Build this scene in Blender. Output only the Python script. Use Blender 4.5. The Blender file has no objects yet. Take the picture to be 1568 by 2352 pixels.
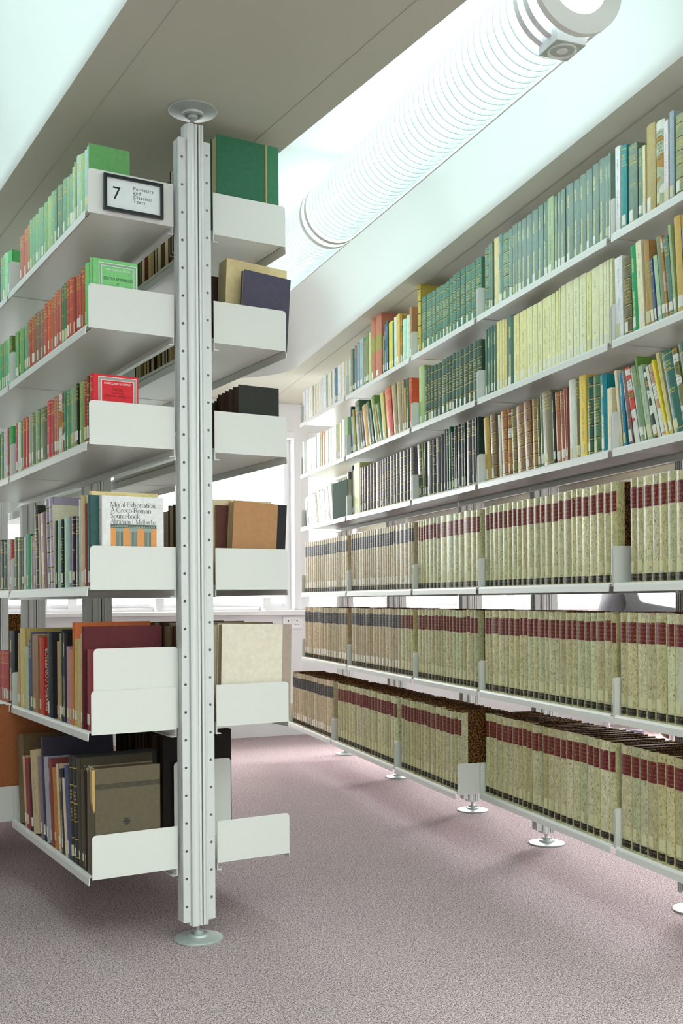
import bpy, bmesh, math, random
from mathutils import Vector, Matrix
random.seed(11)
PI = math.pi
SC = bpy.context.scene
COL = SC.collection

# ------------------------------------------------------------------ scene-wide numbers (metres)
AL, AR = 0.52543, 0.30451                       # directions of the two bookcases (radial plan)
LO = Vector((-0.41972, 3.08176, 0)); RO = Vector((0.81302, 4.24820, 0))
CEN = Vector((3.0728, -2.9420, 0))              # centre of the radial plan
STEP = AL - AR
CEIL = 2.4
ZL = [2.0523, 1.7347, 1.4129, 1.0111, 0.6097, 0.2104]
ZR = [2.0563, 1.7344, 1.4062, 0.9984, 0.5975, 0.1982]
LSURF = [z + 0.004 for z in ZL]; RSURF = [z + 0.021 for z in ZR]
LJ = [0.0, 0.9335, 1.867, 2.574, 3.2]           # joints along the left bookcase
RJ = [-1.932, -0.9663, 0.0, 0.7074, 1.6861, 2.6237]
LFRONT, AFRONT, RFRONT, RDEEP = 0.3112, 0.2985, 0.2896, 0.3829

def dirs(a):
    return Vector((-math.sin(a), math.cos(a), 0)), Vector((math.cos(a), math.sin(a), 0))
def lpt(s, e, z=0.0):
    D, E = dirs(AL); p = LO + D * s + E * e; return Vector((p.x, p.y, z))
def rpt(s, e, z=0.0):                            # e > 0 towards the aisle in the middle
    D, E = dirs(AR); p = RO + D * s - E * e; return Vector((p.x, p.y, z))

# ------------------------------------------------------------------ materials
def srgb(h):
    c = [int(h[i:i+2], 16) / 255 for i in (0, 2, 4)]
    return tuple(x / 12.92 if x <= 0.04045 else ((x + 0.055) / 1.055) ** 2.4 for x in c) + (1.0,)

def bcol(h):
    c = srgb(h); g = (1.28, 1.12, 1.16)
    return tuple(min(0.86, c[i] * g[i] + 0.012) for i in range(3)) + (1.0,)

class V:
    """a node socket that can be used in arithmetic"""
    def __init__(s, nt, sock): s.nt, s.k = nt, sock
    def _m(s, op, *o):
        n = s.nt.nodes.new('ShaderNodeMath'); n.operation = op
        for i, v in enumerate((s,) + o):
            if isinstance(v, V): s.nt.links.new(v.k, n.inputs[i])
            else: n.inputs[i].default_value = v
        return V(s.nt, n.outputs[0])
    def __add__(s, o): return s._m('ADD', o)
    def __sub__(s, o): return s._m('SUBTRACT', o)
    def __mul__(s, o): return s._m('MULTIPLY', o)
    def __truediv__(s, o): return s._m('DIVIDE', o)
    def gt(s, o): return s._m('GREATER_THAN', o)
    def lt(s, o): return s._m('LESS_THAN', o)
    def fract(s): return s._m('FRACT')
    def abs(s): return s._m('ABSOLUTE')
    def max(s, o): return s._m('MAXIMUM', o)
    def inr(s, a, b): return s.gt(a) * s.lt(b)

class Mat:
    def __init__(s, name, rough=0.6, metal=0.0, spec=0.4):
        s.m = bpy.data.materials.new(name); s.m.use_nodes = True
        s.nt = s.m.node_tree; s.b = s.nt.nodes['Principled BSDF']
        s.b.inputs['Roughness'].default_value = rough; s.b.inputs['Metallic'].default_value = metal
        s.b.inputs['Specular IOR Level'].default_value = spec
        s._g = s._o = s._i = None
    def node(s, t): return s.nt.nodes.new(t)
    def coords(s, kind):
        n = s.node('ShaderNodeTexCoord'); x = s.node('ShaderNodeSeparateXYZ'); s.nt.links.new(n.outputs[kind], x.inputs[0])
        return n.outputs[kind], [V(s.nt, o) for o in x.outputs]
    def info(s):
        if not s._i: s._i = s.node('ShaderNodeObjectInfo')
        return s._i
    def noise(s, vec, scale, detail=2.0, stretch=None, offs=True):
        if stretch or offs:
            mp = s.node('ShaderNodeMapping'); s.nt.links.new(vec, mp.inputs[0])
            if stretch: mp.inputs['Scale'].default_value = stretch
            if offs:
                cb = s.node('ShaderNodeCombineXYZ'); r = V(s.nt, s.info().outputs['Random']) * 37.0
                for k in range(3): s.nt.links.new(r.k, cb.inputs[k])
                s.nt.links.new(cb.outputs[0], mp.inputs['Location'])
            vec = mp.outputs[0]
        n = s.node('ShaderNodeTexNoise'); n.inputs['Scale'].default_value = scale; n.inputs['Detail'].default_value = detail
        s.nt.links.new(vec, n.inputs['Vector'])
        return V(s.nt, n.outputs[0])
    def mix(s, fac, a, b, blend='MIX'):
        n = s.node('ShaderNodeMix'); n.data_type = 'RGBA'; n.blend_type = blend
        for sock, v in ((n.inputs[0], fac), (n.inputs[6], a), (n.inputs[7], b)):
            if isinstance(v, V): s.nt.links.new(v.k, sock)
            elif hasattr(v, 'is_linked'): s.nt.links.new(v, sock)
            else: sock.default_value = v
        return n.outputs[2]
    def scale_col(s, col, f):
        n = s.node('ShaderNodeVectorMath'); n.operation = 'SCALE'
        if hasattr(col, 'is_linked'): s.nt.links.new(col, n.inputs[0])
        else: n.inputs[0].default_value = col[:3]
        s.nt.links.new(f.k, n.inputs['Scale']); return n.outputs[0]
    def base(s, v):
        if hasattr(v, 'is_linked'): s.nt.links.new(v, s.b.inputs['Base Color'])
        else: s.b.inputs['Base Color'].default_value = v
        return s
    def bump(s, h, dist=0.001, strength=0.3):
        n = s.node('ShaderNodeBump'); n.inputs['Strength'].default_value = strength; n.inputs['Distance'].default_value = dist
        s.nt.links.new(h.k, n.inputs['Height']); s.nt.links.new(n.outputs[0], s.b.inputs['Normal']); return s

def plain(name, hexc, rough=0.6, metal=0.0, spec=0.4, var=0.05, scale=40.0):
    m = Mat(name, rough, metal, spec); g, _ = m.coords('Object')
    n = m.noise(g, scale, 3.0, offs=False)
    m.base(m.scale_col(srgb(hexc), n * (2 * var) + (1 - var))); return m.m

M = {}
M['metal'] = plain('white painted metal', 'e3e4df', 0.42, 0, 0.45, 0.02, 90)
M['alu'] = plain('satin aluminium', 'e4e6e5', 0.36, 0.08, 0.5, 0.0, 60)
M['alu_side'] = plain('satin aluminium flange', 'dadcdb', 0.45, 0.08, 0.5, 0.012, 300)
M['alu_dark'] = plain('groove of the aluminium post', '4a4a48', 0.5, 0.4, 0.4)
M['disc'] = plain('grey cast metal', 'bcc4c2', 0.42, 0.35, 0.5)
M['ceil'] = plain('shade-darkened ceiling paint', 'c3c4b4', 0.85, 0, 0.2, 0.015, 3)  # shade of the flat ceiling put into the colour; same paint as the cove
M['cove'] = plain('white cove paint', 'e4e6e2', 0.85, 0, 0.2, 0.01, 3)
M['wall'] = plain('white wall paint', 'e8e8ea', 0.8, 0, 0.25, 0.015, 4)
M['seam'] = plain('ceiling joint', 'adaea0', 0.9)
M['frame'] = plain('white window frame', 'ececee', 0.45, 0, 0.4, 0.01)
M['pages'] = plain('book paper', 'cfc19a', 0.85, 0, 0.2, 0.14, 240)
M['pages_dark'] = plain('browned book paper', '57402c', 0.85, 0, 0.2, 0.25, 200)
M['label'] = plain('call number label', 'eceade', 0.6, 0, 0.35, 0.03, 120)
M['label_yel'] = plain('aged call number label', 'dcd8ac', 0.6, 0, 0.35, 0.05, 120)
M['ink'] = plain('black ink', '2e2f2a', 0.7)
M['ink_soft'] = plain('dark printing ink', '3c4a3a', 0.7)
M['maroon_ink'] = plain('maroon printing ink', '7a2026', 0.7)
M['white_ink'] = plain('white printing ink', 'f0efe8', 0.7)
M['grey_ink'] = plain('grey printed border', '9aa8a0', 0.7)
M['orange_ink'] = plain('orange print', 'e8a060', 0.7, 0, .3, .12, 60)
M['black_frame'] = plain('black plastic frame', '22282c', 0.3, 0, 0.5)
M['card'] = plain('white sign card', 'e6ecec', 0.6)
M['black_plastic'] = plain('black plastic', '1c1c1e', 0.4)
M['chrome'] = plain('chrome', 'd8d8dc', 0.18, 0.9, 0.5)
M['socket'] = plain('white plastic', 'f2f2f2', 0.35)
M['sweat'] = plain('grey marl jersey', '77787c', 0.9, 0, 0.2, 0.14, 160)
M['skin'] = plain('skin', 'd6a184', 0.55, 0, 0.35, 0.03, 50)
M['hair'] = plain('brown hair', '3c2a1c', 0.6, 0, 0.3, 0.2, 150)
M['jeans'] = plain('dark denim', '34405a', 0.85, 0, 0.2, 0.12, 200)
M['desk'] = plain('white desk laminate', 'ececea', 0.4)
M['seatcloth'] = plain('blue grey upholstery', '4a5260', 0.9)
M['shoe'] = plain('brown leather', '6a4a30', 0.5)
M['frayed'] = plain('frayed binding threads', 'c9c09a', 0.9, 0, .2, .2, 300)
M['rawpaper'] = plain('torn spine lining', 'c8a468', 0.85, 0, 0.2, 0.12, 90)

def carpet():
    m = Mat('pinkish grey carpet', 0.95, 0, 0.1); g, _ = m.coords('Object')
    a = m.noise(g, 330, 2.0, offs=False); b = m.noise(g, 150, 2.0, offs=False); c = m.noise(g, 2.2, 3.0, offs=False)
    f = (a - 0.5) * 3.6 + (b - 0.5) * 1.6 + 0.50
    n = m.node('ShaderNodeValToRGB'); m.nt.links.new(f.k, n.inputs[0])
    e = n.color_ramp.elements
    e[0].position = 0.0; e[0].color = srgb('5e4f52'); e[1].position = 1.0; e[1].color = srgb('dccdd1')
    k = e.new(0.3); k.color = srgb('9d888b'); k = e.new(0.6); k.color = srgb('b6a2a5')
    sp = m.noise(g, 260, 1.0, offs=False); sl = m.noise(g, 300, 0.0, offs=False)
    q = m.mix(sp.lt(0.37) * 0.85, n.outputs[0], srgb('3e3836')); q = m.mix(sl.gt(0.66) * 0.6, q, srgb('c9c4b8'))
    m.base(m.scale_col(q, c * 0.12 + 0.98)); m.bump(a, 0.002, 0.25); return m.m
M['carpet'] = carpet()

def emis(name, col, st):
    m = Mat(name); m.b.inputs['Base Color'].default_value = (.8, .8, .8, 1)
    m.b.inputs['Emission Color'].default_value = tuple(col) + (1,); m.b.inputs['Emission Strength'].default_value = st; return m.m
TUBE_ST = 2.2
M['lamp'] = emis('lit prismatic diffuser', (0.76, 1.0, 1.02), TUBE_ST)
M['lamp2'] = emis('lit louvre ring', (0.76, 1.0, 0.97), TUBE_ST * 0.10)
M['lamp2'].node_tree.nodes['Principled BSDF'].inputs['Base Color'].default_value = (0.42, 0.47, 0.45, 1)
def clear(name, amount=0.07):
    m = Mat(name); nt = m.nt; out = nt.nodes['Material Output']
    t = m.node('ShaderNodeBsdfTransparent'); g = m.node('ShaderNodeBsdfGlossy'); g.inputs['Roughness'].default_value = 0.08
    lw = m.node('ShaderNodeLayerWeight'); lw.inputs[0].default_value = 0.25
    x = m.node('ShaderNodeMixShader'); f = V(nt, lw.outputs['Facing']) * 0.35 + amount * 0.5
    nt.links.new(f.k, x.inputs[0]); nt.links.new(t.outputs[0], x.inputs[1]); nt.links.new(g.outputs[0], x.inputs[2])
    nt.links.new(x.outputs[0], out.inputs[0]); return m.m
M['glass'] = clear('window glass'); M['acrylic'] = clear('clear acrylic tube', 0.12)

GOLD = srgb('cdb558')
def cover_mat(style):
    m = Mat('book spine ' + style, 0.55 if style in 'wpd' else 0.42, 0, 0.4)
    g, (gx, gy, gz) = m.coords('Generated'); o, (ox, oy, oz) = m.coords('Object')
    inf = m.info(); col = inf.outputs['Color']; rnd = V(m.nt, inf.outputs['Random'])
    cloth = m.noise(o, 55, 4.0); fine = m.noise(o, 420, 2.0)
    amt = {'b': 0.55, 'm': 0.5, 'd': 0.3}.get(style, 0.22)
    c = m.scale_col(col, (cloth - 0.5) * amt * 1.6 + (fine - 0.5) * 0.35 + 1.0)
    letters = m.noise(o, 1.0, 1.0, (520, 1, 260)).gt(0.5)
    rows = (oz * 95.0).fract().gt(0.42)
    xm = gx.inr(0.16, 0.84)
    if style == 'g':
        r = rnd * 0.05
        t = ((gz + r).inr(0.79, 0.93) + (gz + r).inr(0.52, 0.58) * rnd.gt(0.45)) * rows * letters * xm
        ln = (gz - 0.955).abs().lt(0.005) + (gz - 0.765).abs().lt(0.004) + (gz - 0.06).abs().lt(0.005)
        c = m.mix((t + ln).gt(0.5), c, GOLD)
    elif style == 'v':
        lv = m.noise(o, 1.0, 1.0, (260, 1, 520)).gt(0.44)
        r = rnd * 0.06
        t = ((gz + r).inr(0.14, 0.52) + (gz + r).inr(0.74, 0.90)) * gx.inr(0.36, 0.60) * lv
        c = m.mix(t.gt(0.5), c, srgb('d8cf96'))
    elif style == 'b':
        f = ((gz - 0.055) * 6.1).fract()
        band = f.inr(0.03, 0.09) * gz.inr(0.05, 0.9); shade = f.inr(0.09, 0.15) * gz.inr(0.05, 0.9)
        t = gz.inr(0.42, 0.70) * f.inr(0.25, 0.85) * rows * letters * xm
        c = m.mix(shade, c, srgb('1c1c16')); c = m.mix((band + t).gt(0.5), c, GOLD)
        wear = m.noise(o, 34, 5.0).gt(0.66); c = m.mix(wear * 0.45, c, srgb('a8945c'))
    elif style == 'w':
        lv = m.noise(o, 1.0, 1.0, (300, 1, 420)).gt(0.52)
        t = gz.inr(0.22, 0.86) * gx.inr(0.40, 0.60) * lv * m.noise(o, 18, 0.0).gt(0.42)
        c = m.mix(t * 0.55, c, srgb('4a4a3c'))
    elif style == 'd':
        q = m.noise(o, 1.0, 0.0, (6, 1, 26))
        c = m.mix(q.gt(0.56), c, srgb('e6e4da')); c = m.mix(q.lt(0.40), c, srgb('b88a3c'))
        t = gz.inr(0.55, 0.9) * letters * rows * xm; c = m.mix(t * 0.7, c, srgb('3a3a30'))
    elif style == 'r':
        c = m.mix(gz.inr(0.43, 0.66), c, srgb('a8a050'))
    elif style == 'm':
        s1 = m.noise(o, 260, 3.0, (1, 1, 0.45)); s2 = m.noise(o, 14, 3.0, (1, 1, 0.4)); s3 = m.noise(o, 150, 4.0)
        c = m.mix((s1 - 0.53) * 6.0, c, srgb('93854e'))
        c = m.mix((s3 - 0.62) * 8.0, c, srgb('6f6440')); c = m.mix((s2 - 0.60) * 4.0, c, srgb('d3dcc2'))
    m.base(c); return m.m
CM = {k: cover_mat(k) for k in 'pgvbwdrm'}
def board_mat(kind):
    m = Mat('book board ' + kind, 0.8, 0, 0.15); o, _ = m.coords('Object'); col = m.info().outputs['Color']
    a = m.noise(o, 70, 3.0); f = m.noise(o, 480, 2.0)
    c = m.scale_col(col, (a - 0.5) * 0.3 + (f - 0.5) * 0.3 + 0.98)
    if kind == 'marbled':
        k = m.noise(o, 190, 3.0); c = m.mix(k.gt(0.52), srgb('241a12'), srgb('8a5a24'))
    m.base(c); return m.m
BM = board_mat('cloth'); MARB = board_mat('marbled')
def labelmat(name, hexc):
    m = Mat(name, 0.45, 0, 0.4); o, (x, y, z) = m.coords('Object'); n = m.noise(o, 130, 4.0); w = m.noise(o, 60, 4.0)
    rows = (z * 80.0).fract().gt(0.55) * m.noise(o, 1.0, 1.0, (420, 1, 200)).gt(0.55)
    c = m.scale_col(srgb(hexc), n * 0.5 + 0.75); c = m.mix(rows * 0.35, c, srgb('c8a860')); c = m.mix(w.gt(0.70) * 0.7, c, srgb('c0a878')); m.base(c); return m.m
M['title_red'] = labelmat('dark red title label', '6e1f22'); M['title_dark'] = labelmat('dark grey title label', '42434a')
M['vol_black'] = labelmat('black volume label', '1c1b1a')

# ------------------------------------------------------------------ mesh builder
class MB:
    def __init__(s): s.v, s.f, s.mi = [], [], []
    def add(s, vs, fs, mi=0):
        n = len(s.v); s.v += [tuple(v) for v in vs]; s.f += [tuple(i + n for i in f) for f in fs]; s.mi += [mi] * len(fs); return s
    def box(s, x0, x1, y0, y1, z0, z1, mi=0):
        return s.add([(x, y, z) for z in (z0, z1) for y in (y0, y1) for x in (x0, x1)],
                     [(0, 2, 3, 1), (4, 5, 7, 6), (0, 1, 5, 4), (2, 6, 7, 3), (0, 4, 6, 2), (1, 3, 7, 5)], mi)
    def prism(s, poly, a0, a1, axis='z', mi=0):
        """poly: 2-D points extruded along an axis; counter-clockwise in (x,y), (y,z) or (x,z)"""
        n = len(poly)
        mk = {'z': lambda p, a: (p[0], p[1], a), 'x': lambda p, a: (a, p[0], p[1]), 'y': lambda p, a: (p[0], a, p[1])}[axis]
        vs = [mk(p, a0) for p in poly] + [mk(p, a1) for p in poly]
        fs = [(i, (i + 1) % n, (i + 1) % n + n, i + n) for i in range(n)] + [tuple(range(n - 1, -1, -1)), tuple(range(n, 2 * n))]
        if axis == 'y': fs = [f[::-1] for f in fs]
        return s.add(vs, fs, mi)
    def lathe(s, prof, seg=32, mi=0, c=(0, 0, 0)):
        """profile (r, z) about z"""
        vs, fs, n = [], [], len(prof)
        for k in range(seg):
            a = 2 * PI * k / seg
            vs += [(c[0] + r * math.cos(a), c[1] + r * math.sin(a), c[2] + z) for r, z in prof]
        for k in range(seg):
            q = (k + 1) % seg
            for i in range(n - 1): fs.append((k * n + i, q * n + i, q * n + i + 1, k * n + i + 1))
        return s.add(vs, fs, mi)
    def tube(s, p, q, r, seg=10, mi=0):
        p, q = Vector(p), Vector(q); d = (q - p).normalized(); u = d.orthogonal().normalized(); w = d.cross(u)
        vs = [b + (u * math.cos(2 * PI * k / seg) + w * math.sin(2 * PI * k / seg)) * r for b in (p, q) for k in range(seg)]
        fs = [(k, (k + 1) % seg, (k + 1) % seg + seg, k + seg) for k in range(seg)] + [tuple(range(seg - 1, -1, -1)), tuple(range(seg, 2 * seg))]
        return s.add(vs, fs, mi)
    def build(s, name, mats, parent=None, smooth=False, loc=None, rot=None):
        me = bpy.data.meshes.new(name); me.from_pydata(s.v, [], s.f)
        if not isinstance(mats, (list, tuple)): mats = [mats]
        for m in mats: me.materials.append(m)
        if len(mats) > 1: me.polygons.foreach_set('material_index', s.mi)
        if smooth: me.polygons.foreach_set('use_smooth', [True] * len(me.polygons))
        me.update(); o = bpy.data.objects.new(name, me); COL.objects.link(o)
        if parent: o.parent = parent
        if loc is not None: o.location = loc
        if rot is not None: o.rotation_euler = rot
        return o

def tag(o, label, cat, group=None, kind=None):
    o['label'] = label; o['category'] = cat
    if group: o['group'] = group
    if kind: o['kind'] = kind
    return o
def thing(name, label, cat, loc=(0, 0, 0), rot=(0, 0, 0), group=None):
    o = bpy.data.objects.new(name, None); o.empty_display_size = 0.05; COL.objects.link(o)
    o.location = loc; o.rotation_euler = rot; return tag(o, label, cat, group)
def struct(o): o['kind'] = 'structure'; return o
def copy_tree(o, parent=None):
    c = o.copy(); COL.objects.link(c)
    if parent: c.parent = parent; c.matrix_parent_inverse = o.matrix_parent_inverse.copy()
    for ch in list(o.children): copy_tree(ch, c)
    return c
def text_obj(name, body, size, mat, parent, loc, rot, extrude=0.0002, align='LEFT', spacing=1.0, squeeze=1.0, width=None):
    cu = bpy.data.curves.new(name, 'FONT'); cu.body = body; cu.size = size; cu.extrude = extrude
    cu.align_x = align; cu.space_character = spacing; cu.resolution_u = 3
    t = bpy.data.objects.new('tmp', cu); COL.objects.link(t); bpy.context.view_layer.update()
    me = bpy.data.meshes.new_from_object(t.evaluated_get(bpy.context.evaluated_depsgraph_get()))
    bpy.data.objects.remove(t); bpy.data.curves.remove(cu)
    if width:
        xs = [v.co.x for v in me.vertices]; squeeze = width / (max(xs) - min(xs))
    me.transform(Matrix.Diagonal((squeeze, 1, 1, 1))); me.materials.clear(); me.materials.append(mat)
    o = bpy.data.objects.new(name, me); COL.objects.link(o); o.parent = parent; o.location = loc; o.rotation_euler = rot; return o

# ------------------------------------------------------------------ setting: floor, ceiling with lit coves, walls, windows
WR = 11.14; HALF = math.tan(STEP / 2)
MID0 = (AL + AR) / 2
def wpt(k, r, p, z=0.0):
    """wedge k (0 = the aisle in view, 1 = left of it, -1 = right of it): r along its axis, p across (to the right)"""
    D, E = dirs(MID0 + k * STEP); q = CEN + D * r + E * p; return Vector((q.x, q.y, z))

mb = MB(); mb.box(-9, 9, -3.2, 10.5, -0.1, 0.0); struct(mb.build('floor', M['carpet']))

def cove_outline(r0, r1, off=0.35, rn=0.29, rf=0.5, n=10):
    """rounded wedge outline, counter-clockwise seen from above, in (p, r)"""
    hw = lambda r: r * HALF - off / math.cos(STEP / 2)
    cor = [(-hw(r0), r0, rn), (hw(r0), r0, rn), (hw(r1), r1, rf), (-hw(r1), r1, rf)]
    pts = []
    for i in range(4):
        a, b, c = Vector(cor[i - 1][:2]), Vector(cor[i][:2]), Vector(cor[(i + 1) % 4][:2]); R = cor[i][2]
        u, w = (a - b).normalized(), (c - b).normalized(); ang = u.angle(w); t = R / math.tan(ang / 2)
        cen = b + (u + w).normalized() * (R / math.sin(ang / 2)); p0, p1 = b + u * t, b + w * t
        v0, v1 = p0 - cen, p1 - cen; tot = v0.angle_signed(v1)
        for k in range(n + 1):
            v = v0.copy(); v.rotate(Matrix.Rotation(-tot * k / n, 2)); pts.append(cen + v)
    return pts
def densify(pts, step=0.25):
    out = []
    for i, p in enumerate(pts):
        q = pts[(i + 1) % len(pts)]; n = max(1, int((q - p).length / step))
        out += [p + (q - p) * (k / n) for k in range(n)]
    return out
def inset(pts, d):
    n = len(pts); out = []
    for i in range(n):
        t = (pts[(i + 1) % n] - pts[i - 1]).normalized(); out.append(pts[i] + Vector((-t.y, t.x)) * d)
    return out

HUB = [CEN + dirs(MID0 + (k + 0.5) * STEP)[0] * 5.3 for k in range(-3, 6)]     # edge of an unseen sky opening, added to light the shelves from above
def ceiling():
    bm = bmesh.new(); loops = []
    def loop(pts):
        vs = [bm.verts.new(p) for p in pts]; loops.append([bm.edges.new((vs[i], vs[(i + 1) % len(vs)])) for i in range(len(vs))]); return vs
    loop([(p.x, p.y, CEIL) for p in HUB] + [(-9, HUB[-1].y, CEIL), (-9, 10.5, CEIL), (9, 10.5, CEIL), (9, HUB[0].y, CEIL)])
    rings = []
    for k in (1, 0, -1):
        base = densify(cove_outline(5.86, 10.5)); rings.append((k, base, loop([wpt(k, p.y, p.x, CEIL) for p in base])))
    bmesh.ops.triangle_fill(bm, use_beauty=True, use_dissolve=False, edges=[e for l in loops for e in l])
    for k, base, vs in rings:
        prev = vs
        for d, h in ((0.004, 0.05), (0.012, 0.10), (0.03, 0.155), (0.055, 0.20), (0.09, 0.24), (0.135, 0.27), (0.19, 0.287), (0.25, 0.292)):
            cur = [bm.verts.new(wpt(k, p.y, p.x, CEIL + h)) for p in inset(base, d)]
            for i in range(len(cur)):
                j = (i + 1) % len(cur); f = bm.faces.new((prev[i], prev[j], cur[j], cur[i])); f.smooth = True; f.material_index = 1
            prev = cur
        bm.faces.new(prev).material_index = 1
    bmesh.ops.recalc_face_normals(bm, faces=bm.faces)
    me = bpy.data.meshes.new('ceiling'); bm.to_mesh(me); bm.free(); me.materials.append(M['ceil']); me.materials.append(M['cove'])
    o = bpy.data.objects.new('ceiling', me); COL.objects.link(o); struct(o)
ceiling()
n = 0
for a, org in ((AL, LO), (AR, RO)):
    D, E = dirs(a)
    for e in (-0.245, 0.245):
        n += 1; p, q = org - D * 2.3 + E * e, org + D * 3.9 + E * e
        mb = MB(); w = E * 0.0009
        mb.add([Vector((*(x + sg * w).xy, z)) for z in (CEIL - 0.0012, CEIL + 0.001) for x in (p, q) for sg in (-1, 1)],
               [(0, 1, 3, 2), (4, 6, 7, 5), (0, 2, 6, 4), (1, 5, 7, 3), (0, 4, 5, 1), (2, 3, 7, 6)])
        struct(mb.build('trim_%d' % n, M['seam']))

mb = MB()
for p, q in zip([Vector((9, HUB[0].y, 0))] + HUB, HUB + [Vector((-9, HUB[-1].y, 0))]):
    mb.add([(a.x, a.y, z) for z in (CEIL, 4.2) for a in (p, q)], [(0, 1, 3, 2)])
struct(mb.build('trim_5', M['wall']))      # unseen upstand round the sky opening added for its light
mb = MB(); mb.box(-9, 9, -3.4, -3.2, -0.1, 4.2); struct(mb.build('wall_front', M['wall']))
mb = MB(); mb.box(-9.2, -9, -3.4, 10.5, -0.1, 4.2); struct(mb.build('wall_side_left', M['wall']))
mb = MB(); mb.box(9, 9.2, -3.4, 10.5, -0.1, 4.2); struct(mb.build('wall_side_right', M['wall']))
def wall_segment(k, name, first):
    """outer wall of one wedge in wedge coordinates: x across, y outwards, z up"""
    D, E = dirs(MID0 + k * STEP); hw = WR * HALF; rz = MID0 + k * STEP; org = CEN + D * WR
    lo, hi = 0.872, 2.20
    mb = MB(); T = 0.24; ex = T * HALF
    mb.prism([(-hw, 0), (hw, 0), (hw + ex, T), (-hw - ex, T)], -0.1, lo)
    mb.prism([(-hw, 0), (hw, 0), (hw + ex, T), (-hw - ex, T)], hi, CEIL + 0.3)
    mb.box(-hw, -hw + 0.055, 0.0, T, lo, hi); mb.box(hw - 0.055, hw, 0.0, T, lo, hi)
    struct(mb.build(name, M['wall'], loc=org, rot=(0, 0, rz)))
    # window: white frame of rails and mullions, one pane each, and a deep sill board
    x0, x1 = -hw + 0.055, hw - 0.055; y0, y1 = 0.09, 0.15
    fr = MB(); fr.box(x0, x1, y0, y1, lo, lo + 0.06); fr.box(x0, x1, y0, y1, hi - 0.055, hi)
    xs = [x0 + (x1 - x0) * i / 3 for i in range(4)]
    for i, x in enumerate(xs):
        a, b = (x, x + 0.045) if i == 0 else (x - 0.045, x) if i == 3 else (x - 0.03, x + 0.03)
        fr.box(a, b, y0, y1, lo + 0.06, hi - 0.055)
        if 0 < i: fr.box(xs[i - 1] + 0.03, x - 0.03, y0 + 0.012, y1 - 0.012, lo + 0.06, lo + 0.085)
    w = struct(fr.build('window_%d' % first, M['frame'], loc=org, rot=(0, 0, rz)))
    for i in range(3):
        g = MB(); g.box(xs[i] + 0.028, xs[i + 1] - 0.028, 0.117, 0.123, lo + 0.055, hi - 0.05); g.build('window_pane', M['glass'], w)
    s = MB(); s.prism([(-0.05, lo + 0.002), (0.09, lo + 0.002), (0.09, lo + 0.032), (-0.045, lo + 0.032), (-0.05, lo + 0.027)], x0 - 0.05, x1 + 0.05, 'x'); s.build('window_sill', M['frame'], w)
    h = MB(); h.box(x0, x1, -0.008, 0.09, hi - 0.05, hi - 0.002); h.build('blind_box', M['frame'], w)
    for i in range(3):                           # casement stays standing on the sill
        xm = (xs[i] + xs[i + 1]) / 2 + 0.19
        q = MB(); q.box(xm - 0.03, xm + 0.03, 0.03, 0.088, lo + 0.034, lo + 0.125); q.box(xm - 0.03, xm + 0.22, 0.0, 0.012, lo + 0.033, lo + 0.045); q.build('window_stay', M['frame'], w)
for i, (k, nm) in enumerate(((0, 'wall_back'), (-1, 'wall_right'), (1, 'wall_left'))): wall_segment(k, nm, i + 1)
for i, k in enumerate((-2, 2)): wall_segment(k, ('wall_far_right', 'wall_far_left')[i], i + 4)

for i, k in enumerate((-4, -3, 3, 4)):
    hw = WR * HALF; mb = MB(); mb.box(-hw - 0.03, hw + 0.03, 0.0, 0.24, -0.1, CEIL + 0.3)
    struct(mb.build(('wall_end_right', 'wall_turn_right', 'wall_turn_left', 'wall_end_left')[i], M['wall'], loc=CEN + dirs(MID0 + k * STEP)[0] * WR, rot=(0, 0, MID0 + k * STEP)))
# double power socket under the window of the aisle
D0, E0 = dirs(MID0)
def socket():
    hw = WR * HALF; p = hw - 0.055 - 0.04
    t = thing('power_socket', 'white double power socket on the wall under the far window', 'socket', wpt(0, WR, SOCKP, 0.815), (0, 0, MID0))
    b = MB(); b.prism([(-0.073, -0.043), (0.073, -0.043), (0.073, 0.043), (-0.073, 0.043)], -0.011, 0.0, 'y'); b.build('faceplate', M['socket'], t)
    for x in (-0.034, 0.034):
        h = MB(); h.box(x - 0.004, x + 0.004, -0.0115, -0.0105, 0.008, 0.017)
        h.box(x - 0.014, x - 0.006, -0.0115, -0.0105, -0.016, -0.012); h.box(x + 0.006, x + 0.014, -0.0115, -0.0105, -0.016, -0.012); h.build('pin_holes', M['black_plastic'], t)
        s = MB(); s.box(x - 0.022, x - 0.012, -0.0145, -0.0105, 0.018, 0.032); s.build('switch', M['socket'], t)
SOCKP = 1.158
socket()

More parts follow.
